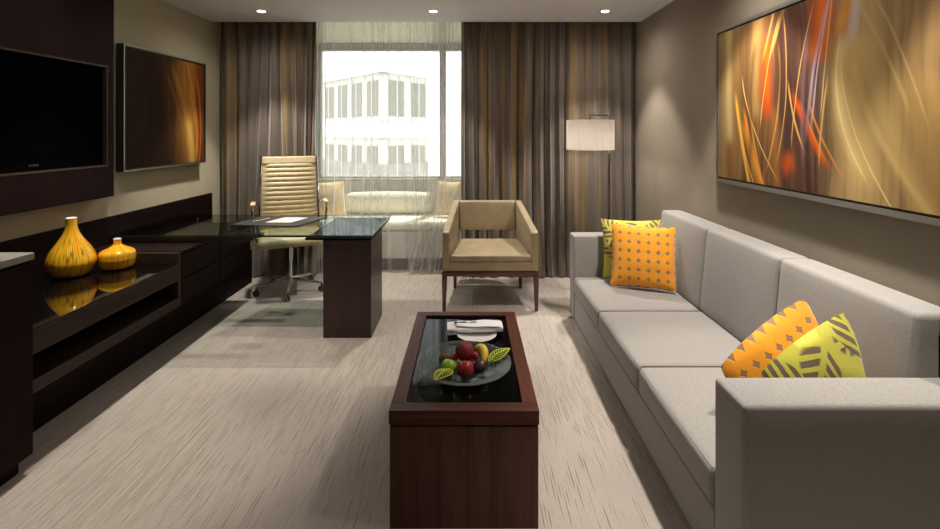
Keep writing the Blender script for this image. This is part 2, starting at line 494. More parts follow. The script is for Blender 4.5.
def art(name, ramp, streaks, wob=.05, dark=None, rough=.45, fine_k=.45):
    def st(h):
        uv = h.n('ShaderNodeTexCoord').outputs['UV']
        s = h.n('ShaderNodeSeparateXYZ', {0: uv}); u, v = s.outputs[0], s.outputs[1]
        nz = h.n('ShaderNodeTexNoise', {'Vector': h.n('ShaderNodeMapping', {'Vector': uv, 'Scale': (5, 1.3, 1)}).outputs[0], 'Scale': 1.0, 'Detail': 2.0}).outputs[0]
        uw = h.m('ADD', u, h.m('MULTIPLY', h.m('SUBTRACT', nz, .5), wob * 2))
        c = h.ramp(uw, ramp)
        sv = h.n('ShaderNodeMapping', {'Vector': h.n('ShaderNodeCombineXYZ', {0: uw, 1: v, 2: 0.0}).outputs[0], 'Scale': (38, .8, 1)}).outputs[0]
        fine = h.noise(sv, 1.0, 3, .6, .5)
        c = h.mix(h.maprange(fine,   .45, .75, 0, fine_k), c, h.mix(.5, c, lin(226, 186, 120)))
        c = h.mix(h.maprange(fine, .5, .25, 0, .5), c, lin(50, 32, 22))
        uu = h.m('ADD', u, h.m('MULTIPLY', h.m('SUBTRACT', nz, .5), wob * .5))
        for (col, A, B, C, W, V0, V1, K) in streaks:
            nd = h.n('ShaderNodeGroup', node_tree=SG)
            for k, val in (('Base', c), ('U', uu), ('V', v)): h.t.links.new(val, nd.inputs[k])
            nd.inputs[1].default_value = col
            for k, val in (('A', A), ('B', B), ('C', C), ('W', W), ('V0', V0), ('V1', V1), ('K', K)): nd.inputs[k].default_value = val
            c = nd.outputs[0]
        if dark: c = dark(h, u, v, c)
        return h.mix(1.0, c, (.86, .83, .82, 1), 'MULTIPLY'), None
    return pbr(name, None, rough, setup=st, spec=.06)

# ------------------------------------------------------------------ room shell
XL, XR, YB, YF, ZC = -2.63, 1.735, 5.16, -1.6, 2.62
BX0, BX1, BY = -1.90, .10, 5.93          # window bay
b = BM(); box(b, XL - .1, XR + .1, YF - .1, BY + .3, -.1, 0); struct('floor', b, M_carpet)
b = BM(); box(b, XL - .1, XR + .1, YF - .1, 4.88, ZC, ZC + .4); struct('ceiling', b, M_ceil)
b = BM(); box(b, XL - .1, XR + .1, 4.88, BY + .3, 2.95, 3.05); struct('trim_1', b, M_ceil)       # ceiling of the curtain pocket and bay
b = BM(); box(b, XL - .1, XL, YF - .1, BY, 0, 3.0); struct('wall_left', b, M_wall_l)
b = BM(); box(b, XR, XR + .1, YF - .1, BY, 0, 3.0); struct('wall_right', b, M_wall_r)
b = BM(); box(b, XL - .1, XR + .1, YF - .1, YF, 0, 3.0); struct('wall_front', b, M_wall_b)
b = BM()
box(b, XL, BX0, YB, BY + .1, 0, 2.95); box(b, BX1, XR, YB, BY + .1, 0, 2.95)                    # both sides of the bay
struct('wall_back', b, M_bay)
b = BM(); box(b, BX0, BX1, BY, BY + .2, 0, .90); struct('wall_window', b, M_bay)

# window: frame, mullion, sill, pane
WZ0, WZ1 = .90, 2.95
b = BM()
box(b, BX0, BX1, BY + .02, BY + .10, WZ0, WZ0 + .05); box(b, BX0, BX1, BY + .02, BY + .10, 2.51, 2.60)
box(b, BX0, BX1, BY + .02, BY + .10, WZ1 - .05, WZ1)
box(b, BX0, BX0 + .05, BY + .02, BY + .10, WZ0, WZ1); box(b, BX1 - .05, BX1, BY + .02, BY + .10, WZ0, WZ1)
win = struct('window_1', b, M_frame_win)
b = BM(); box(b, -.375, -.30, BY + .0, BY + .10, WZ0 + .05, WZ1 - .05); mk('mullion', b, M_frame_win, win, False)
b = BM(); box(b, BX0, BX1, BY - .05, BY + .02, WZ0, WZ0 + .025, .004); mk('sill', b, M_frame_win, win, False)
b = BM(); box(b, BX0 + .05, -.375, BY + .055, BY + .065, WZ0 + .05, WZ1 - .05); box(b, -.30, BX1 - .05, BY + .055, BY + .065, WZ0 + .05, WZ1 - .05)
mk('window_pane', b, M_pane, win, False)

# roller blind drawn up to the head of the window
t = thing('roller_blind', 'cream roller blind drawn up at the head of the window', 'blind', ((BX0 + BX1) / 2, BY - .1, 2.58))
b = BM(); box(b, BX0 + .02, BX1 - .02, BY - .06, BY - .054, 2.58, 2.90); mk('blind_fabric', b, M_blind, t, False)
b = BM(); tube(b, [(BX0 + .02, BY - .057, 2.575), (BX1 - .02, BY - .057, 2.575)], .014); mk('bottom_rail', b, M_frame_win, t)
b = BM(); tube(b, [(BX0 + .02, BY - .057, 2.915), (BX1 - .02, BY - .057, 2.915)], .03); mk('roller', b, M_frame_win, t)

# baseboard
b = BM(); box(b, XR - .015, XR, YF, YB, 0, .1, .003); struct('baseboard_right', b, M_dark_y)

# downlights
def downlight(x, y, label, first=[None]):
    if first[0] is None:
        t = thing('downlight', label, 'ceiling light', (x, y, ZC), group='recessed ceiling downlights')
        b = BM(); lathe(b, [(.036, -.004), (.052, -.004), (.056, -.001), (.056, 0.0), (.036, 0.0)], n=32); mk('trim_ring', b, M_white, t, local=True)
        b = BM(); lathe(b, [(.0001, -.012), (.02, -.0105), (.034, -.006), (.036, -.001), (.0001, -.001)], n=32); mk('lens', b, M_lens, t, local=True)
        first[0] = t
    else:
        t = copy_tree(first[0]); t.location = (x, y, ZC); t['label'] = label
    return t
DL = [(-1.93, 4.44, 'left downlight of the back row, above the desk chair'),
      (-.34, 4.44, 'middle downlight of the back row, in front of the window'),
      (1.25, 4.44, 'right downlight of the back row, above the floor lamp')]
for x, y, l in DL: downlight(x, y, l)
def spot(x, y, watts, size=76, blend=.35, col=(1, .83, .64), rad=.055, aim=None, z=ZC - .02):
    L = bpy.data.lights.new('downlight_and_fill', 'SPOT'); L.energy = watts; L.spot_size = R(size); L.spot_blend = blend
    L.color = col; L.shadow_soft_size = rad
    o = bpy.data.objects.new('downlight_and_fill', L); COL.objects.link(o); o.location = (x, y, z)
    if aim: o.rotation_euler = (Vector(aim) - Vector((x, y, z))).to_track_quat('-Z', 'Y').to_euler()
    return o
W = 138
WHITE = (1, .93, .83)
def lamp_at(x, y, k=1.0, size=76):
    spot(x, y, W * k, size, .40, WHITE)              # beam of the reflector
    spot(x, y, 30 * k, 165, 1.0, WHITE)             # added wide fill that lifts the room's ambient light
lamp_at(-1.93, 4.44, 1.1); lamp_at(-.34, 4.44, .9); lamp_at(1.25, 4.44)
lamp_at(-1.93, 2.85, 1.0, 64); lamp_at(1.34, 2.75, 1.3, 80)
lamp_at(-1.93, 1.40, .40, 64); lamp_at(1.36, 1.50, 1.15, 68)
lamp_at(-1.0, -.5, .24, 90); lamp_at(.9, -.5, .24, 90)  # unseen fill lamps added behind the camera to brighten near faces

# ------------------------------------------------------------------ drapes
def curtain(bm, x0, x1, y, z0, z1, waves, amp, nz=26, thick=.004, gather=0.0, flare=None, seed=0, nx=None, um=None):
    rnd = random.Random(seed)
    ph = rnd.random() * 10
    nx = nx or int(waves * 18)
    rows = []
    for k in range(nz + 1):
        v = k / nz; z = z0 + (z1 - z0) * v
        row = []
        for i in range(nx + 1):
            u = i / nx
            w1 = mnoise.noise(Vector((u * waves * .35 + ph, v * .7, seed))) * 1.6
            phase = 2 * PI * (u * waves + w1 * (.55 + .45 * (1 - v)))
            a = amp * (.75 + .5 * mnoise.noise(Vector((u * waves * .5 + ph * 2, v * 1.2, 3.1)))) * (.8 + .35 * (1 - v))
            yy = y + a * math.sin(phase) + a * .3 * math.sin(2.3 * phase + 1.0)
            xx = x0 + (x1 - x0) * (um(u) if um else u) + .25 * a * math.sin(2 * phase)
            if flare: xx, yy = flare(u, v, xx, yy)
            row.append(bm.verts.new((xx, yy, z)))
        rows.append(row)
    for A, B in zip(rows, rows[1:]):
        for i in range(nx): bm.faces.new((A[i], A[i + 1], B[i + 1], B[i]))
    if thick:   # a second layer behind, closed along the hems
        back = [[bm.verts.new((v.co.x, v.co.y + thick, v.co.z)) for v in row] for row in rows]
        for A, B in zip(back, back[1:]):
            for i in range(nx): bm.faces.new((A[i], B[i], B[i + 1], A[i + 1]))
        for i in range(nx):
            bm.faces.new((rows[0][i + 1], rows[0][i], back[0][i], back[0][i + 1]))
            bm.faces.new((rows[-1][i], rows[-1][i + 1], back[-1][i + 1], back[-1][i]))
        for k in range(nz):
            bm.faces.new((rows[k][0], rows[k + 1][0], back[k + 1][0], back[k][0]))
            bm.faces.new((rows[k + 1][-1], rows[k][-1], back[k][-1], back[k + 1][-1]))

def flare_l(u, v, x, y):
    return x, y - .05 * max(0, (.12 - v)) / .12 * (1 if True else 0)
t = thing('drape', 'taupe grey drape hanging left of the window behind the desk', 'curtain', (-2.1, 4.98, 0), group='floor length drapes')
b = BM(); curtain(b, XL + .03, -1.60, 4.995, .012, 2.93, 8.5, .038, seed=3, flare=flare_l); mk('drape_panel', b, M_drape, t, angle=60)
b = BM(); tube(b, [(XL + .02, 4.985, 2.935), (-1.58, 4.985, 2.935)], .012); mk('curtain_track', b, M_steel, t)
t = thing('drape', 'brown gold drape hanging right of the window behind the floor lamp', 'curtain', (.9, 4.98, 0), group='floor length drapes')
b = BM(); curtain(b, -.09, XR - .02, 4.995, .012, 2.93, 13, .038, seed=9, flare=flare_l); mk('drape_panel', b, M_drape, t, angle=60)
b = BM(); tube(b, [(-.09, 4.975, 2.935), (XR - .02, 4.985, 2.935)], .012); mk('curtain_track', b, M_steel, t)

t = thing('sheer_curtain', 'wide white sheer curtain covering most of the window', 'curtain', (-1.0, 5.07, 0), group='sheer curtains')
b = BM(); curtain(b, -1.70, -.385, 5.125, .012, 2.93, 14, .032, seed=5, thick=0, nx=260, um=lambda u: .13 * min(u / .35, 1) + .87 * max(0, (u - .35) / .65)); mk('sheer_panel', b, M_sheer, t, angle=80)
b = BM(); tube(b, [(-1.7, 5.115, 2.935), (-.36, 5.115, 2.935)], .010); mk('curtain_track', b, M_steel, t)
def flare_r(u, v, x, y):
    k = max(0.0, 1 - v / .42) ** 1.3
    return x - .27 * k * (1 - u), y - .05 * k * (1 - u)
t = thing('sheer_curtain', 'bunched sheer curtain at the right edge of the window, flaring on the floor', 'curtain', (-.15, 5.04, 0), group='sheer curtains')
b = BM(); curtain(b, -.40, .04, 5.085, .012, 2.93, 9, .022, seed=12, thick=0, nx=150, flare=flare_r); mk('sheer_panel', b, M_sheer, t, angle=80)
b = BM(); tube(b, [(-.36, 5.045, 2.935), (.12, 5.045, 2.935)], .010); mk('curtain_track', b, M_steel, t)

# ------------------------------------------------------------------ window bay bench
t = thing('window_bench', 'built-in pale window bench below the sill', 'bench', (-.9, 5.5, 0))
b = BM(); box(b, BX0 + .004, BX1 - .004, 5.20, BY - .004, .13, .42, .004); mk('bench_box', b, M_bay, t, False)
b = BM(); box(b, BX0 + .004, BX1 - .004, 5.22, BY - .004, 0, .129); mk('plinth', b, M_skirt, t, False)
b = BM(); softbox(b, BX0 + .01, BX1 - .01, 5.19, BY - .01, .430, .505, .025, (0, 0, .008), 10)
solo('seat_cushion', b, M_cushion, 'long cream seat pad on the window bench', 'cushion', origin=(-.9, 5.55, .4225))
b = BM(); softbox(b, -1.50, -.46, 5.73, BY - .015, .536, .76, .06, (0, .02, .02), 10)
solo('bolster', b, M_cushion, 'long cream back cushion leaning on the wall under the sill', 'cushion', origin=(-1.0, 5.8, .517))

def pillow(name, w, hgt, T, mat, label, cat, loc, M, group=None, n=22, seed=0, wr=.004, sides=.035, uvscale=1.0, squash=None):
    """square scatter pillow standing on its lower edge; local frame: x right, z up, y depth"""
    bm = BM(); uvl = bm.loops.layers.uv.new('uv'); G = {}
    for s in (-1, 1):
        for i in range(n + 1):
            for j in range(n + 1):
                u = -1 + 2 * i / n; v = -1 + 2 * j / n
                if (abs(u) == 1 or abs(v) == 1) and s == 1: G[(1, i, j)] = G[(-1, i, j)]; continue
                x = u * w / 2 * (1 - sides * 2 * (1 - v * v) ** .8 * abs(u) ** 2)
                z = v * hgt / 2 * (1 - sides * 2 * (1 - u * u) ** .8 * abs(v) ** 2)
                prof = (max(0, 1 - u * u) ** .55) * (max(0, 1 - v * v) ** .55)
                y = s * T / 2 * prof
                e = max(abs(u), abs(v))
                y += wr * mnoise.noise(Vector((u * 2.7 + seed, v * 2.7, s * 3.0))) * (1.2 if e < 1 else .8)
                G[(s, i, j)] = bm.verts.new((x, y, z + hgt / 2))
    for s in (-1, 1):
        for i in range(n):
            for j in range(n):
                ids = [(i, j), (i + 1, j), (i + 1, j + 1), (i, j + 1)]
                if s == 1: ids = ids[::-1]
                try: f = bm.faces.new([G[(s,) + p] for p in ids])
                except ValueError: continue
                for l, p in zip(f.loops, ids): l[uvl].uv = (p[0] / n * uvscale, p[1] / n * uvscale)
    M4 = Matrix.Translation(loc) @ M
    if squash:      # the soft filling gives way to what the pillow leans on
        inv = M4.inverted()
        for v in bm.verts: v.co = inv @ squash(M4 @ v.co)
    o = mk(name, bm, mat, None, True, angle=80)
    o.matrix_world = M4
    return tag(o, label, cat, group)

def rot(yaw, tilt=0, roll=0):
    return Matrix.Rotation(R(yaw), 4, 'Z') @ Matrix.Rotation(R(-tilt), 4, 'X') @ Matrix.Rotation(R(roll), 4, 'Y')

pillow('bay_pillow', .42, .42, .14, M_baypillow, 'peach pillow standing at the left end of the window bench', 'cushion', (-1.62, 5.50, .520), rot(28, 18), 'pillows on the window bench', seed=1)
pillow('bay_pillow', .42, .42, .14, M_baypillow, 'peach pillow standing at the right end of the window bench', 'cushion', (-.22, 5.55, .520), rot(-14, 18), 'pillows on the window bench', seed=2)

# ------------------------------------------------------------------ media wall
t = thing('mounted_panel', 'tall dark wood media panel around the television on the left wall', 'wall panel', (XL, 2.6, 1.05))
PX0, PX1 = XL + .002, -2.50
b = BM()
box(b, PX0, PX1, 3.31, 3.37, 1.05, ZC - .003); box(b, PX0, PX1, 1.2, 2.06, 1.05, ZC - .003)
box(b, PX0, PX1, 2.06, 3.31, 1.05, 1.262); box(b, PX0, PX1, 2.06, 3.31, 1.955, ZC - .003)
mk('panel_board', b, M_dark, t, False)
b = BM()
box(b, PX0, PX1 + .004, 3.298, 3.31, 1.262, 1.955); box(b, PX0, PX1 + .004, 2.06, 2.072, 1.262, 1.955)
box(b, PX0, PX1 + .004, 2.072, 3.298, 1.262, 1.274); box(b, PX0, PX1 + .004, 2.072, 3.298, 1.943, 1.955)
mk('recess_trim', b, M_console, t, False)
t = thing('television', 'black flat screen television set into the dark wood panel', 'television', (-2.56, 2.68, 1.277))
b = BM(); box(b, XL + .01, -2.519, 2.075, 3.295, 1.277, 1.940, .003); mk('bezel', b, M_bezel, t, False)
b = BM(); box(b, -2.520, -2.5165, 2.11, 3.26, 1.335, 1.915); mk('screen', b, M_tv, t, False)
b = BM()
y0 = 2.74
for k, wd in enumerate((.012, .012, .012, .012)):
    ya = y0 + k * .0165
    box(b, -2.5196, -2.5175, ya, ya + wd, 1.302, 1.305)
    box(b, -2.5196, -2.5175, ya, ya + wd, 1.310, 1.313)
    box(b, -2.5196, -2.5175, ya + (k % 2) * .009, ya + .003 + (k % 2) * .009, 1.302, 1.313)
tag(mk('maker_mark', b, M_mark, t, False), 'tiny silver lettering')

# ------------------------------------------------------------------ pictures
def canvas(name, x, ya, yb, z0, z1, mat, parent, depth, flip):
    bm = BM(); uvl = bm.loops.layers.uv.new('uv')
    s = 1 if depth > 0 else -1
    box(bm, min(x, x + depth), max(x, x + depth), min(ya, yb), max(ya, yb), z0, z1)
    for f in bm.faces:
        for l in f.loops:
            c = l.vert.co
            l[uvl].uv = ((c.y - ya) / (yb - ya), (c.z - z0) / (z1 - z0))
    return mk(name, bm, mat, parent, False)

# left picture: u runs from near (left in view) to far
def darkL(h, u, v, c):
    k = h.maprange(h.m('SUBTRACT', u, h.m('MULTIPLY', h.m('SUBTRACT', .5, v), .35)), .25, .8, .85, 0)
    return h.mix(k, c, lin(34, 20, 14))
M_artL = art('art_dark_gold', [(0, lin(46, 27, 18)), (.3, lin(52, 32, 22)), (.5, lin(74, 48, 26)), (.65, lin(120, 82, 36)), (.78, lin(150, 106, 46)), (.88, lin(112, 62, 26)), (1, lin(56, 32, 22))],
    [(lin(166, 118, 50), .72, -.35, -.25, .06, .05, .95, .5), (lin(196, 124, 44), .87, -.16, -.3, .018, .0, 1.1, .75), (lin(224, 166, 70), .84, -.2, -.3, .008, .0, .8, .7),
     (lin(150, 110, 52), .62, -.4, -.1, .03, .05, .9, .4), (lin(204, 172, 88), .74, -.2, -.1, .08, -.1, .48, .65), (lin(204, 104, 30), .94, -.08, -.25, .016, -.1, .9, .75)], .05, darkL, fine_k=.2)
t = thing('framed_picture', 'dark picture with gold streaks on the left wall', 'picture', (XL, 4.1, 1.205))
y0, y1, z0, z1, xf0, xf1 = 3.54, 4.64, 1.205, 2.155, XL + .02, -2.555
b = BM()
box(b, xf0, xf1, y0, y0 + .018, z0, z1); box(b, xf0, xf1, y1 - .018, y1, z0, z1); box(b, xf0, xf1, y0 + .018, y1 - .018, z0, z0 + .018); box(b, xf0, xf1, y0 + .018, y1 - .018, z1 - .018, z1)
mk('frame', b, M_frameblk, t, False)
b = BM()
box(b, xf1, xf1 + .003, y0, y0 + .010, z0, z1); box(b, xf1, xf1 + .003, y1 - .01, y1, z0, z1); box(b, xf1, xf1 + .003, y0 + .01, y1 - .01, z0, z0 + .01); box(b, xf1, xf1 + .003, y0 + .01, y1 - .01, z1 - .01, z1)
tag(mk('frame_edge', b, M_silver, t, False), 'thin silver edge')
canvas('canvas', xf0 + .01, y0 + .016, y1 - .016, z0 + .016, z1 - .016, M_artL, t, .04, False)
for ya in (y0 + .3, y1 - .36):
    b = BM(); box(b, XL + .001, xf0 + .01, ya, ya + .06, z1 - .3, z1 - .2); mk('hanger', b, M_steel, t, False)

def darkR(h, u, v, c):
    k = h.m('MULTIPLY', h.maprange(u, .66, .85, 0, .7), h.maprange(v, .62, 1.0, 0, 1))
    c = h.mix(k, c, lin(82, 56, 42))
    k2 = h.m('MULTIPLY', h.maprange(u, 0, .1, 1, 0), .25)
    return h.mix(k2, c, lin(150, 124, 80))
O1, O2, Y1, LIL = lin(226, 104, 26), lin(198, 78, 22), lin(238, 186, 72), lin(196, 180, 190)
BEI, TAN, DK = lin(204, 174, 112), lin(172, 138, 82), lin(72, 48, 38)
M_artR = art('art_fire_trails', [(0, lin(112, 94, 66)), (.06, lin(146, 124, 84)), (.11, lin(128, 98, 58)), (.19, lin(92, 66, 42)), (.25, lin(128, 92, 56)), (.32, lin(100, 68, 48)), (.40, lin(74, 52, 48)),
     (.46, lin(94, 62, 52)), (.52, lin(92, 70, 60)), (.58, lin(148, 124, 84)), (.64, lin(180, 154, 106)), (.72, lin(160, 134, 90)), (.80, lin(146, 120, 80)), (.90, lin(126, 102, 70)), (1, lin(104, 80, 58))],
    [(lin(186, 164, 110), .075, -.02, .05, .035, .2, 1.1, .75), (lin(112, 70, 34), .055, -.05, .0, .06, -.2, .30, .8),
     (Y1, .125, -.10, .10, .014, -.1, .6, .8), (lin(206, 150, 62), .150, -.16, .15, .035, -.1, .42, .7), (lin(240, 140, 36), .165, -.12, .20, .012, -.1, .5, .9), (lin(232, 186, 84), .20, -.06, .2, .006, -.1, .55, .6),
     (lin(188, 152, 86), .235, -.03, .1, .05, .35, 1.1, .5), (O2, .295, -.04, .1, .045, .35, .92, .85), (O1, .30, -.05, .12, .018, .45, .9, .7), (lin(206, 166, 84), .245, .26, .0, .014, .72, 1.1, .75), (lin(206, 166, 84), .22, .22, .0, .010, .7, 1.1, .6),
     (lin(178, 120, 58), .335, .02, .1, .035, -.1, .5, .5), (lin(224, 170, 80), .355, .06, -.2, .006, .05, .85, .7), (DK, .415, .02, .0, .05, .25, 1.1, .6),
     (lin(236, 184, 90), .405, -.12, .3, .006, .16, .62, .9), (lin(216, 90, 28), .425, -.28, .2, .022, .10, .56, .95), (lin(236, 130, 44), .44, -.26, .2, .009, .12, .5, .8), (O1, .385, -.05, .0, .035, .06, .24, .85), (O2, .33, -.14, .0, .03, .02, .22, .7),
     (lin(206, 96, 34), .52, .04, .0, .075, .62, 1.1, .85), (lin(226, 118, 36), .50, .10, .0, .04, .68, 1.1, .7), (lin(236, 160, 48), .555, .14, .1, .040, .74, 1.15, .9), (lin(180, 110, 44), .60, .06, .0, .03, .7, 1.1, .6),
     (lin(176, 156, 176), .487, .10, .10, .009, .22, 1.0, .8), (LIL, .505, .09, .05, .005, .3, 1.1, .75), (lin(150, 120, 130), .46, .03, .1, .014, .1, .9, .5), (lin(222, 176, 92), .545, .10, .1, .006, .1, .62, .8),
     (lin(190, 176, 180), .615, .06, .05, .030, .66, 1.15, .8), (BEI, .625, -.06, .12, .085, .02, .82, .75), (lin(226, 200, 138), .592, -.04, .35, .030, .10, .80, .7), (BEI, .70, -.16, .2, .05, -.1, .8, .55), (lin(214, 184, 120), .66, -.20, .3, .02, -.1, .7, .5),
     (lin(250, 206, 110), .185, -.20, .35, .004, .0, .7, .9), (lin(246, 170, 60), .135, -.03, .3, .005, -.1, .5, .9), (lin(236, 190, 100), .275, .10, .15, .004, .3, 1.0, .7), (DK, .21, .03, .1, .022, .1, .9, .6),
     (lin(62, 40, 34), .365, -.04, .1, .02, .3, 1.1, .65), (lin(226, 176, 98), .385, .05, -.15, .004, .1, 1.0, .7), (lin(232, 190, 120), .43, .10, .12, .0035, .2, 1.0, .75), (lin(60, 40, 36), .47, .02, .1, .022, -.1, .75, .6),
     (lin(240, 150, 60), .475, -.20, .3, .006, .05, .5, .8), (lin(228, 196, 150), .535, .07, .0, .004, .35, 1.1, .7), (lin(244, 218, 160), .585, -.06, .4, .006, .05, .8, .7), (lin(240, 214, 150), .61, -.12, .3, .005, -.1, .7, .6),
     (TAN, .80, -.1, .1, .09, -.2, .6, .5), (lin(198, 166, 108), .765, -.22, -.15, .010, .35, 1.0, .6), (lin(198, 166, 108), .80, -.20, -.1, .006, .30, .95, .6), (lin(184, 150, 90), .84, -.1, .3, .03, -.1, .6, .45)], .04, darkR, fine_k=.25)
t = thing('framed_picture', 'large fiery orange and gold abstract picture above the sofa', 'picture', (XR, 2.35, 1.172))
y0, y1, z0, z1, xa, xb = 1.42, 3.29, 1.162, 2.19, 1.682, XR - .012
b = BM()
box(b, xa, xb, y0, y0 + .025, z0, z1); box(b, xa, xb, y1 - .02, y1, z0, z1); box(b, xa, xb, y0 + .025, y1 - .02, z0, z0 + .025); box(b, xa, xb, y0 + .025, y1 - .02, z1 - .02, z1)
tag(mk('frame', b, M_silver, t, False), 'thin grey metal frame')
b = BM(); box(b, xa + .012, xb, y0 + .02, y1 - .015, z0 + .02, z1 - .015); tag(mk('frame_gap', b, M_frameblk, t, False), 'black gap inside the frame')
canvas('canvas', xa + .020, y1 - .032, y0 + .037, z0 + .037, z1 - .032, M_artR, t, -.018, True)
for ya in (2.0, 2.8):
    b = BM(); box(b, xb - .002, XR - .001, ya, ya + .06, 1.9, 2.0); mk('hanger', b, M_steel, t, False)

# ------------------------------------------------------------------ left-hand joinery
b = BM(); box(b, XL + .002, XL + .022, 1.0, 4.86, 0, .885, .002); struct('trim_2', b, M_dark_y)   # dark dado boarding along the wall

t = thing('minibar_cabinet', 'dark wood cabinet with grey top at the left edge of the view', 'cabinet', (-2.27, 1.55, 0))
b = BM(); box(b, XL + .025, -1.95, .9, 2.127, .07, .935); mk('body', b, M_dark, t, False)
b = BM(); box(b, XL + .025, -1.985, .92, 2.11, 0, .069); mk('plinth', b, M_dark, t, False)
b = BM(); box(b, XL + .024, -1.93, .88, 2.128, .936, .967, .003); tag(mk('countertop', b, M_counter, t, False), 'grey stone top')
for k in range(2):
    ya = .92 + k * .605
    b = BM(); box(b, -1.95, -1.932, ya, ya + .598, .08, .925, .002); d = mk('door', b, M_dark, t, False)

CF = -1.96
t = thing('media_console', 'long low dark console with glossy black top below the television', 'console', (-2.28, 2.67, 0))
b = BM(); box(b, XL + .024, CF, 2.13, 3.225, .50, .610, .002); mk('fascia', b, M_console, t, False)
b = BM(); box(b, XL + .024, CF + .002, 2.13, 3.225, .6105, .617, .001); tag(mk('top', b, M_blackglass, t, False), 'glossy black glass top')
b = BM(); box(b, XL + .024, CF, 2.13, 3.225, .325, .383, .002); mk('lower_shelf', b, M_console, t, False)
b = BM(); box(b, XL + .024, XL + .05, 2.13, 3.225, .383, .50); mk('back_panel', b, M_dark_y, t, False)
b = BM(); box(b, XL + .024, CF, 3.226, 3.255, .325, .685, .002); mk('end_panel', b, M_console, t, False)
b = BM(); box(b, XL + .024, -2.18, 2.13, 3.255, 0, .3245); mk('plinth', b, M_dark_y, t, False)

t = thing('credenza', 'dark wood credenza along the wall under the desk glass', 'cabinet', (-2.28, 3.9, 0))
b = BM(); box(b, XL + .024, CF - .02, 3.257, 4.29, .325, .67, .002); mk('body', b, M_dark_y, t, False)
b = BM(); box(b, XL + .024, CF - .002, 3.257, 4.30, .671, .69, .002); mk('top', b, M_dark_y, t, False)
for k in range(2):
    ya = 3.265 + k * .517
    b = BM(); box(b, CF - .02, CF - .002, ya, ya + .51, .50, .664, .002); mk('drawer', b, M_dark_y, t, False)
    b = BM(); box(b, CF - .02, CF - .002, ya, ya + .51, .33, .494, .002); mk('drawer', b, M_dark_y, t, False)
b = BM(); box(b, XL + .024, -2.18, 3.257, 4.30, 0, .3245); mk('plinth', b, M_dark_y, t, False)
b = BM(); box(b, XL + .024, -2.18, 4.302, 4.80, 0, .3245); struct('trim_3', b, M_dark_y)

# vases
def vase(name, prof, loc, mat, lip, label):
    t = thing(name, label, 'vase', loc, group='striped vases on the console')
    ps = smooth_path([(r, 0, z) for r, z in prof], 6)
    b = BM(); lathe(b, [(max(p.x, .0005), p.z) for p in ps], n=48); mk('body', b, mat, t, local=True, angle=60)
    r, z = lip
    b = BM(); lathe(b, [(r - .006, z - .004), (r, z - .003), (r + .0015, z), (r - .003, z + .003), (r - .007, z)], n=32); tag(mk('lip', b, M_white, t, local=True), 'pale lip')
vase('striped_vase', [(.0, .0005), (.06, 0), (.092, .012), (.120, .06), (.125, .10), (.104, .16), (.068, .215), (.042, .262), (.031, .30), (.030, .345), (.031, .352)], (-2.45, 2.95, .6185), vase_mat(0), (.029, .353), 'taller bulbous yellow and brown striped vase with a long neck')
vase('striped_vase', [(.0, .0005), (.05, 0), (.088, .012), (.100, .052), (.102, .075), (.095, .112), (.05, .137), (.026, .153), (.022, .168), (.023, .190)], (-2.285, 3.11, .6185), vase_mat(1), (.021, .190), 'smaller squat orange yellow striped vase with a short neck')

# ------------------------------------------------------------------ desk
t = thing('desk', 'dark wood desk with smoked glass top and slab leg', 'desk', (-1.6, 3.9, 0))
GX0, GX1, GY0, GY1, GZ = -2.60, -.71, 3.46, 4.325, .755
b = BM(); box(b, GX0, GX1, GY0 + .004, GY1, GZ - .014, GZ, .001); tag(mk('glass_top', b, M_deskglass, t, False), 'smoked glass top')
b = BM(); box(b, GX0, GX1, GY0, GY0 + .004, GZ - .014, GZ); box(b, GX1, GX1 + .004, GY0, GY1, GZ - .014, GZ); mk('glass_edge', b, M_glassedge, t, False)
b = BM(); box(b, -1.07, -.72, 3.495, 3.93, 0, .712, .002); mk('leg', b, M_leg, t, False)
b = BM(); box(b, -1.20, -.72, 3.49, 4.33, .713, .728, .002); mk('sub_top', b, M_subtop, t, False)
b = BM(); box(b, XL + .025, -1.60, 3.53, 3.57, .700, .728, .002); mk('apron', b, M_leg, t, False)
b = BM(); box(b, -1.655, -1.072, 3.93, 3.94, .015, .728, .001); tag(mk('modesty_panel', b, M_modesty, t, False), 'clear glass modesty panel')
for (x, y) in ((-1.72, 3.66), (-.80, 3.60), (-.80, 4.1), (-2.45, 3.62), (-2.45, 4.3)):
    b = BM(); z0_ = .729 if x > -1.0 else (.729 if x > -2 else .6905)
    lathe(b, [(.011, z0_), (.016, z0_ + .002), (.016, .7405)], (x, y, 0), 20)
    mk('standoff', b, M_chrome, t)
b = BM(); box(b, -1.74, -1.58, 3.63, 3.69, .700, .7285, .002); mk('standoff_block', b, M_blackplastic, t, False)

t = thing('desk_blotter', 'charcoal desk pad lying on the desk glass', 'desk pad', (-1.45, 3.98, GZ + .001))
b = BM()
prism(b, [(-1.90, 3.80), (-1.35, 3.76), (-1.24, 4.16), (-1.80, 4.20)], 'Z', GZ + .001, GZ + .011, .002); mk('pad', b, M_blotter, t)
b = BM()
prism(b, [(-1.90, 3.80), (-1.82, 3.794), (-1.72, 4.194), (-1.80, 4.20)], 'Z', GZ + .0112, GZ + .0135, .001); mk('side_flap', b, M_blotter, t)
b = BM(); prism(b, [(-1.66, 3.88), (-1.45, 3.88), (-1.385, 4.10), (-1.59, 4.11)], 'Z', GZ + .0112, GZ + .014)
solo('notepaper', b, M_paper, 'white sheet of paper lying on the desk pad', 'paper', origin=(-1.53, 3.99, GZ + .0112), smooth=False)
t = thing('pencil', 'pencil lying beside the paper on the desk pad', 'pencil', (-1.72, 3.98, GZ + .0168))
b = BM(); tube(b, [(-1.765, 3.90, GZ + .0175), (-1.69, 4.06, GZ + .0175)], .0035, 6); mk('barrel', b, M_paper, t)
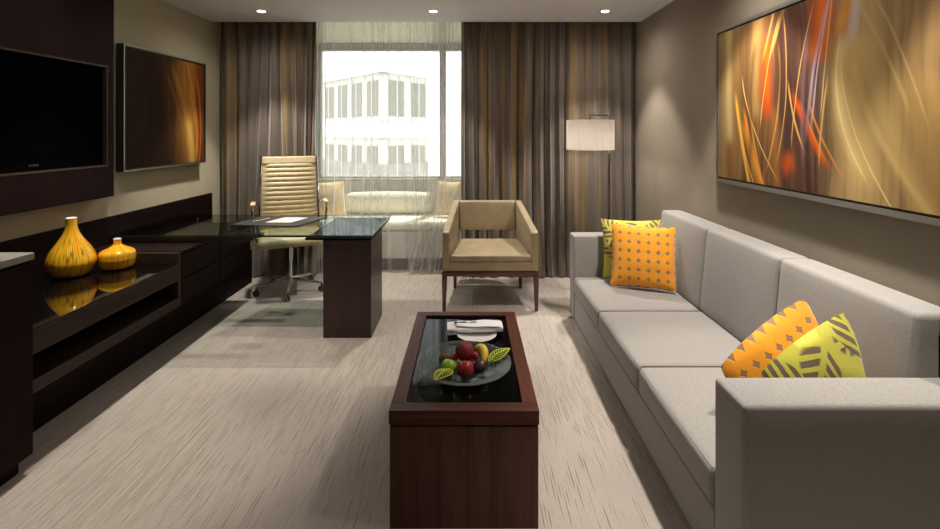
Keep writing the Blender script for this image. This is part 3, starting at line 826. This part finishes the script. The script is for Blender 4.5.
b = BM(); tube(b, [(-1.765, 3.90, GZ + .0175), (-1.772, 3.885, GZ + .0175)], [.0035, .0005], 6); mk('tip', b, M_frameblk, t)

# ------------------------------------------------------------------ office chair
def office_chair():
    t = thing('office_chair', 'cream ribbed high-back swivel chair behind the desk', 'office chair', (-1.700, 4.54, 0), (0, 0, R(22)))
    # local frame: faces -y
    def backy(z):   # lumbar curve, leaning backwards
        return .19 + .10 * (z - .5) / .75 - .035 * math.sin((z - .5) / .75 * PI)
    b = BM(); n, m = 16, 130
    G = {}
    for s in (0, 1):
        for i in range(n + 1):
            for j in range(m + 1):
                u = -1 + 2 * i / n; v = j / m; z = .52 + .735 * v
                hw = .268 - .02 * v
                y = backy(z) + (.0 if s == 0 else .028) + .012 * (u * u)
                if s == 0 and .24 < v < .915:
                    ph = (v - .24) / .675 * 11
                    rb = abs(math.sin(ph * PI)) ** .55
                    mar = 1 if abs(u) < .78 else 0
                    y -= .014 * rb * mar
                elif s == 0: y -= .012
                if s == 0 and abs(u) >= .78 : y -= .008 * (1 - (abs(u) - .78) / .22)
                e = max(abs(u), abs(2 * v - 1) ** 6)
                if e > .93: y += (.010 if s == 0 else -.010) * (e - .93) / .07
                G[s, i, j] = b.verts.new((u * hw, y, z))
    for i in range(n):
        for j in range(m):
            b.faces.new((G[0, i, j], G[0, i + 1, j], G[0, i + 1, j + 1], G[0, i, j + 1]))
            b.faces.new((G[1, i, j + 1], G[1, i + 1, j + 1], G[1, i + 1, j], G[1, i, j]))
    for j in range(m):
        for i in (0, n):
            q = (G[0, i, j], G[0, i, j + 1], G[1, i, j + 1], G[1, i, j]); b.faces.new(q)
    for i in range(n):
        for j in (0, m):
            b.faces.new((G[0, i, j], G[0, i + 1, j], G[1, i + 1, j], G[1, i, j]))
    bmesh.ops.recalc_face_normals(b, faces=b.faces[:])
    mk('backrest', b, M_leather, t, local=True, angle=50)
    b = BM(); softbox(b, -.275, .275, -.24, .26, .478, .555, .035, (0, 0, .006), 8)
    for v in b.verts:
        if v.co.y < -.1: v.co.z -= .03 * ((-.1 - v.co.y) / .14) ** 2
    mk('seat', b, M_leather, t, local=True)
    for s in (-1, 1):
        b = BM(); pts = [(s * (.277 - .02 * (z - .52) / .735), backy(z) + .014, z) for z in [.52 + .745 * k / 12 for k in range(13)]]
        pts = [(s * .277, -.20, .505), (s * .28, .0, .50), (s * .28, .14, .50)] + pts
        tube(b, smooth_path(pts, 3), .011, 8); mk('side_rail', b, M_chrome, t, local=True)
        b = BM(); p = smooth_path([(s * .285, .235, .80), (s * .31, .15, .815), (s * .325, .0, .81), (s * .325, -.055, .785), (s * .318, -.072, .70), (s * .30, -.06, .56), (s * .285, -.06, .505)], 6)
        tube(b, p, .011, 8); a = mk('armrest', b, M_chrome, t, local=True)
        b = BM(); softbox(b, s * .324 - .022, s * .324 + .022, -.06, .14, .815, .84, .01, m=4); mk('arm_pad', b, M_leather, a, local=True)
    b = BM(); box(b, -.10, .10, -.10, .16, .425, .475, .01); box(b, -.26, .26, .02, .06, .45, .478, .004); mk('mechanism', b, M_blackplastic, t, local=True)
    for s in (-1, 1):
        b = BM(); tube(b, [(s * .06, .02, .44), (s * .20, .0, .44), (s * .26, -.02, .435)], .007, 8); mk('lever', b, M_blackplastic, t, local=True)
    b = BM(); lathe(b, [(.028, .30), (.028, .425)], n=20); lathe(b, [(.018, .12), (.018, .30)], n=20); mk('gas_column', b, M_chrome, t, local=True)
    b = BM(); lathe(b, [(.035, .075), (.042, .09), (.035, .13), (.026, .14)], n=24); hub = mk('base_hub', b, M_chrome, t, local=True)
    for k in range(5):
        a = R(-96 + 72 * k); dx, dy = math.cos(a), math.sin(a)
        b = BM(); tube(b, [(dx * .03, dy * .03, .108), (dx * .16, dy * .16, .098), (dx * .30, dy * .30, .078)], [.02, .016, .012], 10); mk('base_spoke', b, M_chrome, t, local=True)
        b = BM(); px, py = -dy, dx
        for s in (-1, 1):
            tb = bmesh.new(); lathe(tb, [(.012, -.010), (.026, -.008), (.0285, 0), (.026, .008), (.012, .010)], n=20, axis='X')
            xf(tb, Matrix.Translation((dx * .30 + px * .014 * s, dy * .30 + py * .014 * s, .029)) @ Matrix.Rotation(a + PI / 2, 4, 'Z')); merge(b, tb)
        tube(b, [(dx * .30, dy * .30, .03), (dx * .30, dy * .30, .078)], .008, 8)
        mk('caster', b, M_blackplastic, t, local=True)
    return t
office_chair()

# ------------------------------------------------------------------ armchair
t = thing('armchair', 'tan leather armchair with sloping arms and dark wood legs', 'armchair', (.17, 4.35, 0))
def arm_poly(): return [(4.005, .335), (4.005, .655), (4.03, .672), (4.70, .825), (4.75, .825), (4.75, .52), (4.60, .335)]
for s, nm in ((-1, 'arm'), (1, 'arm')):
    b = BM(); prism(b, arm_poly(), 'X', -.03, .03, .010, 3)
    for v in b.verts:   # the chair narrows towards the back
        k = (v.co.y - 4.0) / .75
        v.co.x += .17 + s * (.372 - .072 * k)
    mk('arm', b, M_tan, t, angle=35)
b = BM(); softbox(b, -.105, .445, 4.66, 4.745, .545, .826, .014, m=4)
for v in b.verts: v.co.y += .02 * (v.co.z - .545) / .28
mk('backrest', b, M_tan, t)
b = BM(); softbox(b, -.178, .518, 4.01, 4.66, .412, .468, .018, (0, 0, .006), 6)
for v in b.verts:
    k = (v.co.y - 4.0) / .75; v.co.x = .17 + (v.co.x - .17) * (1 - .16 * k)
mk('seat_cushion', b, M_tan, t)
b = BM(); softbox(b, -.18, .52, 4.008, 4.66, .335, .410, .010, m=4)
for v in b.verts:
    k = (v.co.y - 4.0) / .75; v.co.x = .17 + (v.co.x - .17) * (1 - .16 * k)
mk('seat_base', b, M_tan, t)
b = BM(); prism(b, [(-.235, 4.0), (.575, 4.0), (.50, 4.64), (-.16, 4.64)], 'Z', .295, .334, .003); mk('rail', b, M_chairwood, t)
for (x, y) in ((-.213, 4.025), (.553, 4.025), (-.14, 4.61), (.48, 4.61)):
    b = BM(); bmesh.ops.create_cube(b, size=1)
    for v in b.verts:
        top = v.co.z > 0; w_ = .044 if top else .026
        v.co = Vector((x + v.co.x * w_ + (0 if top else (.004 if x > 0 else -.004)), y + v.co.y * w_, .294 if top else 0))
    bmesh.ops.bevel(b, geom=b.edges[:], offset=.003, segments=1, affect='EDGES')
    mk('leg', b, M_chairwood, t)

# ------------------------------------------------------------------ floor lamp
t = thing('floor_lamp', 'floor lamp with drum shade on an offset arm behind the sofa', 'lamp', (1.30, 4.50, 0))
LY = 4.50
b = BM(); box(b, 1.17, 1.39, LY - .11, LY + .11, 0, .018, .004); mk('base', b, M_steel, t)
b = BM(); box(b, 1.292, 1.312, LY - .01, LY + .01, .018, 1.665, .002); mk('pole', b, M_steel, t)
b = BM(); box(b, 1.115, 1.312, LY - .009, LY + .009, 1.645, 1.665, .002); box(b, 1.118, 1.136, LY - .009, LY + .009, 1.585, 1.645, .002); mk('arm', b, M_steel, t)
b = BM(); n_ = 64; prof = [(.217, 1.335), (.219, 1.335), (.219, 1.612), (.217, 1.612), (.217, 1.335)]
lathe(b, prof, (1.127, LY, 0), n_, caps=False); mk('lamp_shade', b, M_shade, t)
b = BM()
for k in range(3):
    a = k * 2 * PI / 3 + .4; tube(b, [(1.127, LY, 1.585), (1.127 + .217 * math.cos(a), LY + .217 * math.sin(a), 1.60)], .003, 6)
mk('shade_spider', b, M_steel, t)
bulb_l = bpy.data.lights.new('bulb_light', 'POINT'); bulb_l.energy = 7; bulb_l.color = (1, .93, .85); bulb_l.shadow_soft_size = .04
bo = bpy.data.objects.new('bulb_light', bulb_l); COL.objects.link(bo); bo.location = (1.127, LY, 1.40)
b = BM(); lathe(b, [(.001, 1.42), (.02, 1.43), (.032, 1.46), (.028, 1.50), (.014, 1.53), (.014, 1.585)], (1.127, LY, 0), 24); mk('bulb', b, M_white, t)

# ------------------------------------------------------------------ coffee table
TX0, TX1, TY0, TY1, TZ = -.307, .262, 1.812, 2.815, .447
t = thing('coffee_table', 'box-shaped mahogany coffee table with black glass inset', 'coffee table', (-.02, 2.32, 0))
b = BM(); box(b, TX0 + .003, TX1 - .003, TY0 + .003, TY1 - .003, 0, .386, .002); mk('body', b, M_table, t, False)
b = BM(); box(b, TX0 + .008, TX1 - .008, TY0 + .008, TY1 - .008, .386, .3935); mk('shadow_gap', b, M_frameblk, t, False)
b = BM(); box(b, TX0, TX1, TY0, TY0 + .058, .394, TZ, .002); mk('rim_rail', b, M_table_rim, t, False)
b = BM(); box(b, TX0, TX1, TY1 - .058, TY1, .394, TZ, .002); mk('rim_rail', b, M_table_rim, t, False)
b = BM(); box(b, TX0, TX0 + .058, TY0 + .058, TY1 - .058, .394, TZ, .002); mk('rim_rail', b, M_table_rim_y, t, False)
b = BM(); box(b, TX1 - .058, TX1, TY0 + .058, TY1 - .058, .394, TZ, .002); mk('rim_rail', b, M_table_rim_y, t, False)
GT = TZ - .012
b = BM(); box(b, TX0 + .058, TX1 - .058, TY0 + .058, TY1 - .058, .394, GT); tag(mk('inset_glass', b, M_tablegl, t, False), 'black glass inset')

# bowl
BC = Vector((-.025, 2.12, GT + .0005))
t = thing('fruit_bowl', 'wide shallow ribbed glass bowl of fruit on the coffee table', 'bowl', BC)
prof = [(.0005, .0), (.06, .0), (.10, .004), (.15, .022), (.195, .046), (.205, .050), (.206, .053), (.195, .0505), (.15, .0275), (.10, .010), (.06, .006), (.0005, .006)]
b = BM(); lathe(b, prof, n=72, caps=False); mk('bowl_body', b, M_bowl, t, local=True, angle=60)
b = BM()
for r, z in ((.203, .0525), (.190, .0495), (.177, .0435), (.164, .036), (.150, .0290), (.136, .0235), (.122, .0180)):
    tube(b, [(r * math.cos(2 * PI * k / 64), r * math.sin(2 * PI * k / 64), z) for k in range(64)], .0014 if r < .2 else .003, 6, closed=True)
tag(mk('ring_ribs', b, M_bowlrib, t, local=True), 'pale raised rings')

def skin(name, c1, c2, sc=9, rough=.35, coat=.1, st=None, bstr=.05):
    def s_(h):
        v = h.coord('Object', st or (1, 1, 1)); n = h.noise(v, sc, 4, .6)
        return h.ramp(n, [(.32, c1), (.68, c2)]), h.noise(h.coord('Object'), 120, 2, .5)
    return pbr(name, None, rough, coat=coat, setup=s_, bstr=bstr, bdist=.002)
M_apple_r = skin('red_apple_skin', lin(110, 14, 16), lin(178, 52, 40), 22, .25, .3, (1, 1, .2))
M_apple_g = skin('green_apple_skin', lin(120, 164, 26), lin(158, 196, 52), 18, .25, .3)
M_peach = skin('dark_peach_skin', lin(84, 12, 24), lin(150, 36, 44), 16, .6, 0)
M_kiwi = skin('kiwi_skin', lin(76, 58, 38), lin(112, 90, 60), 60, .85, 0, bstr=.4)
M_plum = skin('plum_skin', lin(40, 18, 32), lin(78, 40, 58), 14, .35, .2)
M_banana = skin('banana_skin', lin(214, 176, 34), lin(238, 206, 66), 10, .45, .05)
M_straw = skin('strawberry_skin', lin(172, 12, 14), lin(206, 34, 26), 40, .3, .2)
M_stem = pbr('fruit_stem', lin(70, 48, 26), .8)
M_leaf_g = pbr('calyx_green', lin(70, 110, 36), .6)

def fruit_prof(r, dimple=.25, base=.15, n=22, squash=1.0):
    pr = []
    for k in range(n + 1):
        a = -PI / 2 + PI * k / n
        rr = r * math.cos(a); zz = r * squash * math.sin(a)
        x = rr / r
        if a > 0: zz -= dimple * r * math.exp(-(x / .33) ** 2)
        else: zz += base * r * math.exp(-(x / .33) ** 2)
        pr.append((max(rr, .0003), zz))
    return pr
FRU = 'fruit in the glass bowl'
def fruit(name, r, mat, loc, label, cat, dim=.28, base=.18, sq=.95, stem=True, rot_=(0, 0, 0), scale=(1, 1, 1)):
    t = thing(name, label, cat, (BC.x + loc[0], BC.y + loc[1], BC.z + loc[2]), rot_, FRU)
    t.scale = scale
    b = BM(); lathe(b, fruit_prof(r, dim, base, squash=sq), n=32); mk('flesh', b, mat, t, local=True, angle=80)
    if stem:
        b = BM(); tube(b, smooth_path([(0, 0, r * (sq - dim) - .002), (.001, .001, r * sq * .9), (.005, .002, r * sq * 1.12)], 4), .0016, 6); mk('stem', b, M_stem, t, local=True)
fruit('green_apple', .035, M_apple_g, (-.066, -.034, .045), 'green apple at the left front of the bowl', 'apple', rot_=(R(-18), R(10), 0))
fruit('red_apple', .038, M_apple_r, (.004, -.054, .046), 'red apple at the front centre of the bowl', 'apple', rot_=(R(-30), 0, 0))
fruit('peach', .042, M_peach, (.002, .016, .090), 'large dark red peach on top of the fruit pile', 'peach', .18, .05, .97, False, (R(10), R(12), 0))
fruit('kiwi_fruit', .026, M_kiwi, (-.088, .036, .044), 'brown kiwi at the left back of the bowl', 'kiwi', .02, .02, 1.2, False, (R(70), 0, R(40)))
fruit('plum', .027, M_plum, (.068, -.024, .040), 'dark purple plum at the right of the red apple', 'plum', .15, .05, 1.08, True, (R(-40), R(40), 0))
fruit('strawberry', .017, M_straw, (-.044, .022, .060), 'red strawberry between the kiwi and the peach', 'strawberry', .02, -.25, 1.1, False, (R(60), R(-30), 0))
fruit('strawberry', .0135, M_straw, (.047, -.006, .076), 'red strawberry between the peach and the banana', 'strawberry', .02, -.25, 1.3, False, (R(20), R(20), 0))
# banana
t = thing('banana', 'short yellow banana at the right back of the bowl', 'banana', (BC.x + .07, BC.y + .035, BC.z + .052), (0, 0, 0), FRU)
bp = smooth_path([(-.018, .050, .016), (.002, .042, .026), (.016, .016, .028), (.020, -.014, .018), (.014, -.040, -.004)], 6)
b = BM(); rr = [.006 + .013 * math.sin(min(1, max(0, (k + 1) / len(bp))) * PI) ** .6 for k in range(len(bp))]
tube(b, bp, rr, 10); mk('peel', b, M_banana, t, local=True, angle=80)
b = BM(); tube(b, [bp[0], bp[0] + Vector((-.006, .006, -.003))], .005, 8); mk('tip', b, M_stem, t, local=True)
# lacy leaves
M_lace = pbr('lacy_leaf', lin(196, 206, 62), .6)
def leaf(loc, yaw, tilt, L, Wd, label):
    b = BM()
    def edge(t_): return Wd * math.sin(PI * t_ ** .8) ** .8
    def bend(x, y): return .10 * L * math.sin(x / L * PI) - .15 * y * y / Wd
    pts = [(L * k / 14, edge(k / 14)) for k in range(15)]
    for s in (-1, 1):
        tube(b, [(x, s * y, bend(x, y)) for x, y in pts], .0022, 5)
        for k in range(1, 9):
            x0_ = L * k / 10; x1_ = min(L * .98, x0_ + .16 * L); y1_ = edge(x1_ / L)
            tube(b, [(x0_, 0, bend(x0_, 0)), ((x0_ + x1_) / 2, s * y1_ * .55, bend(x0_, y1_ * .5)), (x1_, s * y1_, bend(x1_, y1_))], .0021, 5)
    tube(b, [(L * k / 10, 0, bend(L * k / 10, 0)) for k in range(11)], .003, 6)
    o = mk('lacy_leaf', b, M_lace, None, angle=80)
    o.matrix_world = Matrix.Translation(BC + Vector(loc)) @ Matrix.Rotation(R(yaw), 4, 'Z') @ Matrix.Rotation(R(tilt), 4, 'Y')
    tag(o, label, 'leaf', 'lacy leaves in the bowl')
leaf((-.060, -.072, .052), 240, -2, .115, .034, 'yellow green lacy leaf hanging over the left front of the bowl')
leaf((.108, -.004, .053), 30, -16, .115, .034, 'yellow green lacy leaf at the right back of the bowl')

# plate, napkin, knife
PC = Vector((.035, 2.50, GT + .0005))
b = BM(); lathe(b, [(.0005, 0), (.055, 0), (.065, .004), (.098, .013), (.104, .0155), (.104, .0175), (.097, .0165), (.064, .008), (.0005, .006)], n=56)
solo('side_plate', b, M_white, 'white side plate under the napkin on the coffee table', 'plate', angle=60).location = PC
t = thing('napkin', 'folded white napkin roll lying across the side plate', 'napkin', PC + Vector((-.01, .04, .0185)), (0, 0, R(2)))
b = BM(); n1, n2 = 26, 36
ring = []
for i in range(n1 + 1):
    x = -.145 + .29 * i / n1; row = []
    for j in range(n2):
        a = 2 * PI * j / n2
        ry = .052 + .004 * mnoise.noise(Vector((x * 20, a, 0))); rz = .017 + .003 * mnoise.noise(Vector((x * 18, a * 1.3, 5)))
        rz *= 1 - .25 * (x / .145) ** 2 * (1 if x < 0 else .3)
        sx = math.copysign(abs(math.cos(a)) ** .7, math.cos(a)); sz = math.copysign(abs(math.sin(a)) ** .8, math.sin(a))
        row.append(b.verts.new((x, ry * sx, .017 + rz * sz)))
    ring.append(row)
for A, B in zip(ring, ring[1:]):
    for j in range(n2): b.faces.new((A[j], A[(j + 1) % n2], B[(j + 1) % n2], B[j]))
b.faces.new(ring[0][::-1]); b.faces.new(ring[-1]); bmesh.ops.recalc_face_normals(b, faces=b.faces[:])
mk('folded_cloth', b, M_linen, t, local=True, angle=60)
b = BM(); bmesh.ops.create_grid(b, x_segments=12, y_segments=6, size=1)
for v in b.verts:
    x, y = v.co.x, v.co.y
    v.co = Vector((.02 + .115 * x, -.008 + .043 * y * (1 - .25 * (x < 0) * abs(x)), .0365 + .003 * math.cos(y * 1.4) + .002 * math.sin(x * 5)))
bmesh.ops.solidify(b, geom=b.faces[:], thickness=.003)
mk('top_fold', b, M_linen, t, local=True, angle=60)
t = thing('table_knife', 'dark handled knife tucked into the napkin fold', 'knife', PC + Vector((-.075, .035, .0565)), (0, 0, R(6)))
b = BM(); softbox(b, -.045, .02, -.006, .006, -.002, .006, .004, m=4); mk('handle', b, M_blackplastic, t, local=True)
b = BM(); box(b, .02, .075, -.006, .006, .001, .003, .0005); mk('blade', b, M_chrome, t, local=True)

# ------------------------------------------------------------------ sofa
SX0, SX1, SY0, SY1 = .815, 1.70, 1.43, 3.925
AY0, AY1 = 1.605, 3.765
t = thing('sofa', 'long grey tweed three-seat sofa along the right wall', 'sofa', (1.26, 2.68, 0))
b = BM(); softbox(b, SX0 + .004, 1.64, AY0 + .002, AY1 - .002, .028, .232, .012, m=4); mk('base', b, M_sofa, t)
b = BM(); softbox(b, SX0, SX1, SY0, AY0, .028, .683, .014, (0, 0, .003), 6); mk('arm', b, M_sofa, t)
b = BM(); softbox(b, SX0, SX1, AY1, SY1, .028, .683, .014, (0, 0, .003), 6); mk('arm', b, M_sofa, t)
b = BM(); softbox(b, 1.642, SX1, AY0 + .001, AY1 - .001, .028, .86, .02, m=4); mk('back_frame', b, M_sofa, t)
cw = (AY1 - AY0) / 3
for k in range(3):
    y0, y1 = AY0 + k * cw + .002, AY0 + (k + 1) * cw - .002
    b = BM(); softbox(b, SX0 - .004, 1.50, y0, y1, .233, .368, .028, (.004, 0, .012), 10); c = mk('seat_cushion', b, M_sofa, t)
    b = BM()
    r_ = .012
    tube(b, [(SX0 + .008, y0 + .02, .3635), (SX0 + .008, y1 - .02, .3635)], .0025, 6)
    tube(b, [(SX0 + .02, y0 + .007, .3635), (1.46, y0 + .007, .3635)], .0022, 6)
    mk('piping', b, M_seam, c)
    b = BM(); softbox(b, 1.45, 1.655, y0, y1, .372, .89, .022, (.012, 0, .004), 10)
    for v in b.verts: v.co.x += .05 * (v.co.z - .372) / .52 if v.co.x < 1.56 else 0
    c = mk('back_cushion', b, M_sofa, t)
    b = BM(); tube(b, [(1.508, y0 + .03, .8825), (1.508, y1 - .03, .8825)], .0025, 6); tube(b, [(1.462, y1 - .010, .42), (1.500, y1 - .010, .86)], .002, 6); mk('piping', b, M_seam, c)
for (x, y) in ((.88, 1.50), (.88, 3.86), (1.64, 1.50), (1.64, 3.86)):
    b = BM(); lathe(b, [(.025, 0), (.025, .03)], (x, y, 0), 16); mk('foot', b, M_blackplastic, t)

SP = 'scatter pillows on the sofa'
def soft_limit(v, lim, k=.03):     # smooth clamp: v stays below lim
    d = v - (lim - k)
    return v if d <= 0 else lim - k * math.exp(-d / k)
def on_sofa(p):
    bx = 1.452 + .05 * (p.z - .372) / .52 - .016
    p.x = soft_limit(p.x, bx)
    p.z = -soft_limit(-p.z, -.386, .02)
    if p.z < .70: p.y = soft_limit(p.y, AY1 - .004); p.y = -soft_limit(-p.y, -(AY0 + .006))
    return p
pillow('scatter_pillow', .46, .45, .15, M_lime, 'lime leaf-patterned pillow against the far sofa arm', 'pillow', (1.235, 3.62, .388), rot(-6, 10), SP, seed=4, squash=on_sofa)
pillow('scatter_pillow', .46, .45, .15, M_orange, 'orange dotted pillow in front of the lime one at the far sofa end', 'pillow', (1.225, 3.39, .388), rot(-20, 15), SP, seed=7, squash=on_sofa)
def lean(xm):
    def f(p):
        p.x = soft_limit(p.x, xm, .04); return on_sofa(p)
    return f
def by_corner(tr, w, hgt, M):      # base point that puts the pillow's upper right corner at tr
    return Vector(tr) - (M @ Vector((w / 2, 0, hgt)))
Mo = rot(4, 7, -34)
pillow('scatter_pillow', .44, .44, .17, M_orange, 'orange dotted pillow leaning at the near end of the sofa', 'pillow', by_corner((1.34, 1.93, .828), .44, .44, Mo), Mo, SP, seed=11, uvscale=1.15, sides=-.05, squash=lean(1.385))
Ml = rot(4, 4, -32)
pillow('scatter_pillow', .38, .42, .15, M_lime, 'lime leaf-patterned pillow at the near sofa arm', 'pillow', by_corner((1.335, 1.712, .855), .38, .42, Ml), Ml, SP, seed=15, sides=-.05, squash=lean(1.365))

# ------------------------------------------------------------------ outside
M_facade = pbr('facade_render', lin(218, 215, 208), .8)
M_band = pbr('facade_band', lin(235, 233, 228), .8)
M_lower = pbr('facade_stone', None, .85, setup=lambda h: (h.ramp(h.noise(h.coord('Object'), 1.3, 4, .6), [(.3, lin(152, 148, 140)), (.7, lin(184, 179, 170))]), None))
M_winout = pbr('office_window_glass', lin(146, 142, 130), .35)
corner = Vector((-4.55, 25.0, 0)); dirL = Vector((-4.4, 5.0, 0)).normalized(); dirR = Vector((1.35, 1.9, 0)).normalized()
bt = thing('office_building', 'pale office block with banded facade outside the window', 'building', (corner.x, corner.y, -8))
def facade_part(name, d, a0, a1, z0, z1, dep, mat, parent=bt):
    nrm = Vector((d.y, -d.x, 0));  nrm = nrm if nrm.y < 0 else -nrm
    b = BM(); P0 = corner + d * a0; P1 = corner + d * a1
    prism(b, [(P0.x + nrm.x * dep, P0.y + nrm.y * dep), (P1.x + nrm.x * dep, P1.y + nrm.y * dep), (P1.x - nrm.x * .3, P1.y - nrm.y * .3), (P0.x - nrm.x * .3, P0.y - nrm.y * .3)], 'Z', z0, z1)
    return mk(name, b, mat, parent, False)
for d, Ln in ((dirL, 12.0), (dirR, 3.6)):
    facade_part('wall', d, 0, Ln, -.2, 4.6, 0, M_facade)
    facade_part('wall', d, 0, Ln, -8, -.2, .05, M_lower)
    facade_part('cornice', d, -.15, Ln, 4.6, 5.15, .25, M_band)
    facade_part('band_course', d, -.1, Ln, 1.2, 2.0, .18, M_band)
    for k in range(int(Ln / 1.75)):
        a = .45 + k * 1.75
        for z0_, z1_ in ((2.35, 4.25), (-2.1, .75), (-5.6, -3.0)):
            w_ = facade_part('window', d, a, a + 1.15, z0_, z1_, .03, M_winout)
            facade_part('glazing_bar', d, a + .54, a + .61, z0_, z1_, .07, M_facade, w_)
b = BM(); box(b, -60, 60, 8, 90, -8.2, -8.0); struct('ground', b, M_lower)

# ------------------------------------------------------------------ daylight
w = bpy.data.worlds.new('sky'); S.world = w; w.use_nodes = True
nt = w.node_tree
for n in list(nt.nodes): nt.nodes.remove(n)
h = NT(nt); out = h.n('ShaderNodeOutputWorld')
sky = h.n('ShaderNodeTexSky'); sky.sky_type = 'NISHITA'; sky.sun_disc = False; sky.sun_elevation = R(42); sky.sun_rotation = R(200); sky.air_density = 1.0; sky.dust_density = 4.0
warm = h.mix(.85, sky.outputs[0], (5.8, 6.0, 6.15, 1))
bg = h.n('ShaderNodeBackground', {'Color': warm, 'Strength': .48}); nt.links.new(bg.outputs[0], out.inputs[0])
sun = bpy.data.lights.new('sun', 'SUN'); sun.energy = 9; sun.angle = R(1); sun.color = (1, .97, .92)
so = bpy.data.objects.new('sun', sun); COL.objects.link(so); so.rotation_euler = Vector((-.16, -.36, -.93)).to_track_quat('-Z', 'Y').to_euler()

S.view_settings.view_transform = 'Standard'; S.view_settings.look = 'None'; S.view_settings.exposure = 0.0; S.view_settings.gamma = 1.0
S.view_settings.use_curve_mapping = False
S.cycles.use_denoising = True
S.cycles.max_bounces = 10; S.cycles.diffuse_bounces = 5; S.cycles.transparent_max_bounces = 24
S.cycles.caustics_reflective = False; S.cycles.caustics_refractive = False
S.cycles.sample_clamp_indirect = 6.0
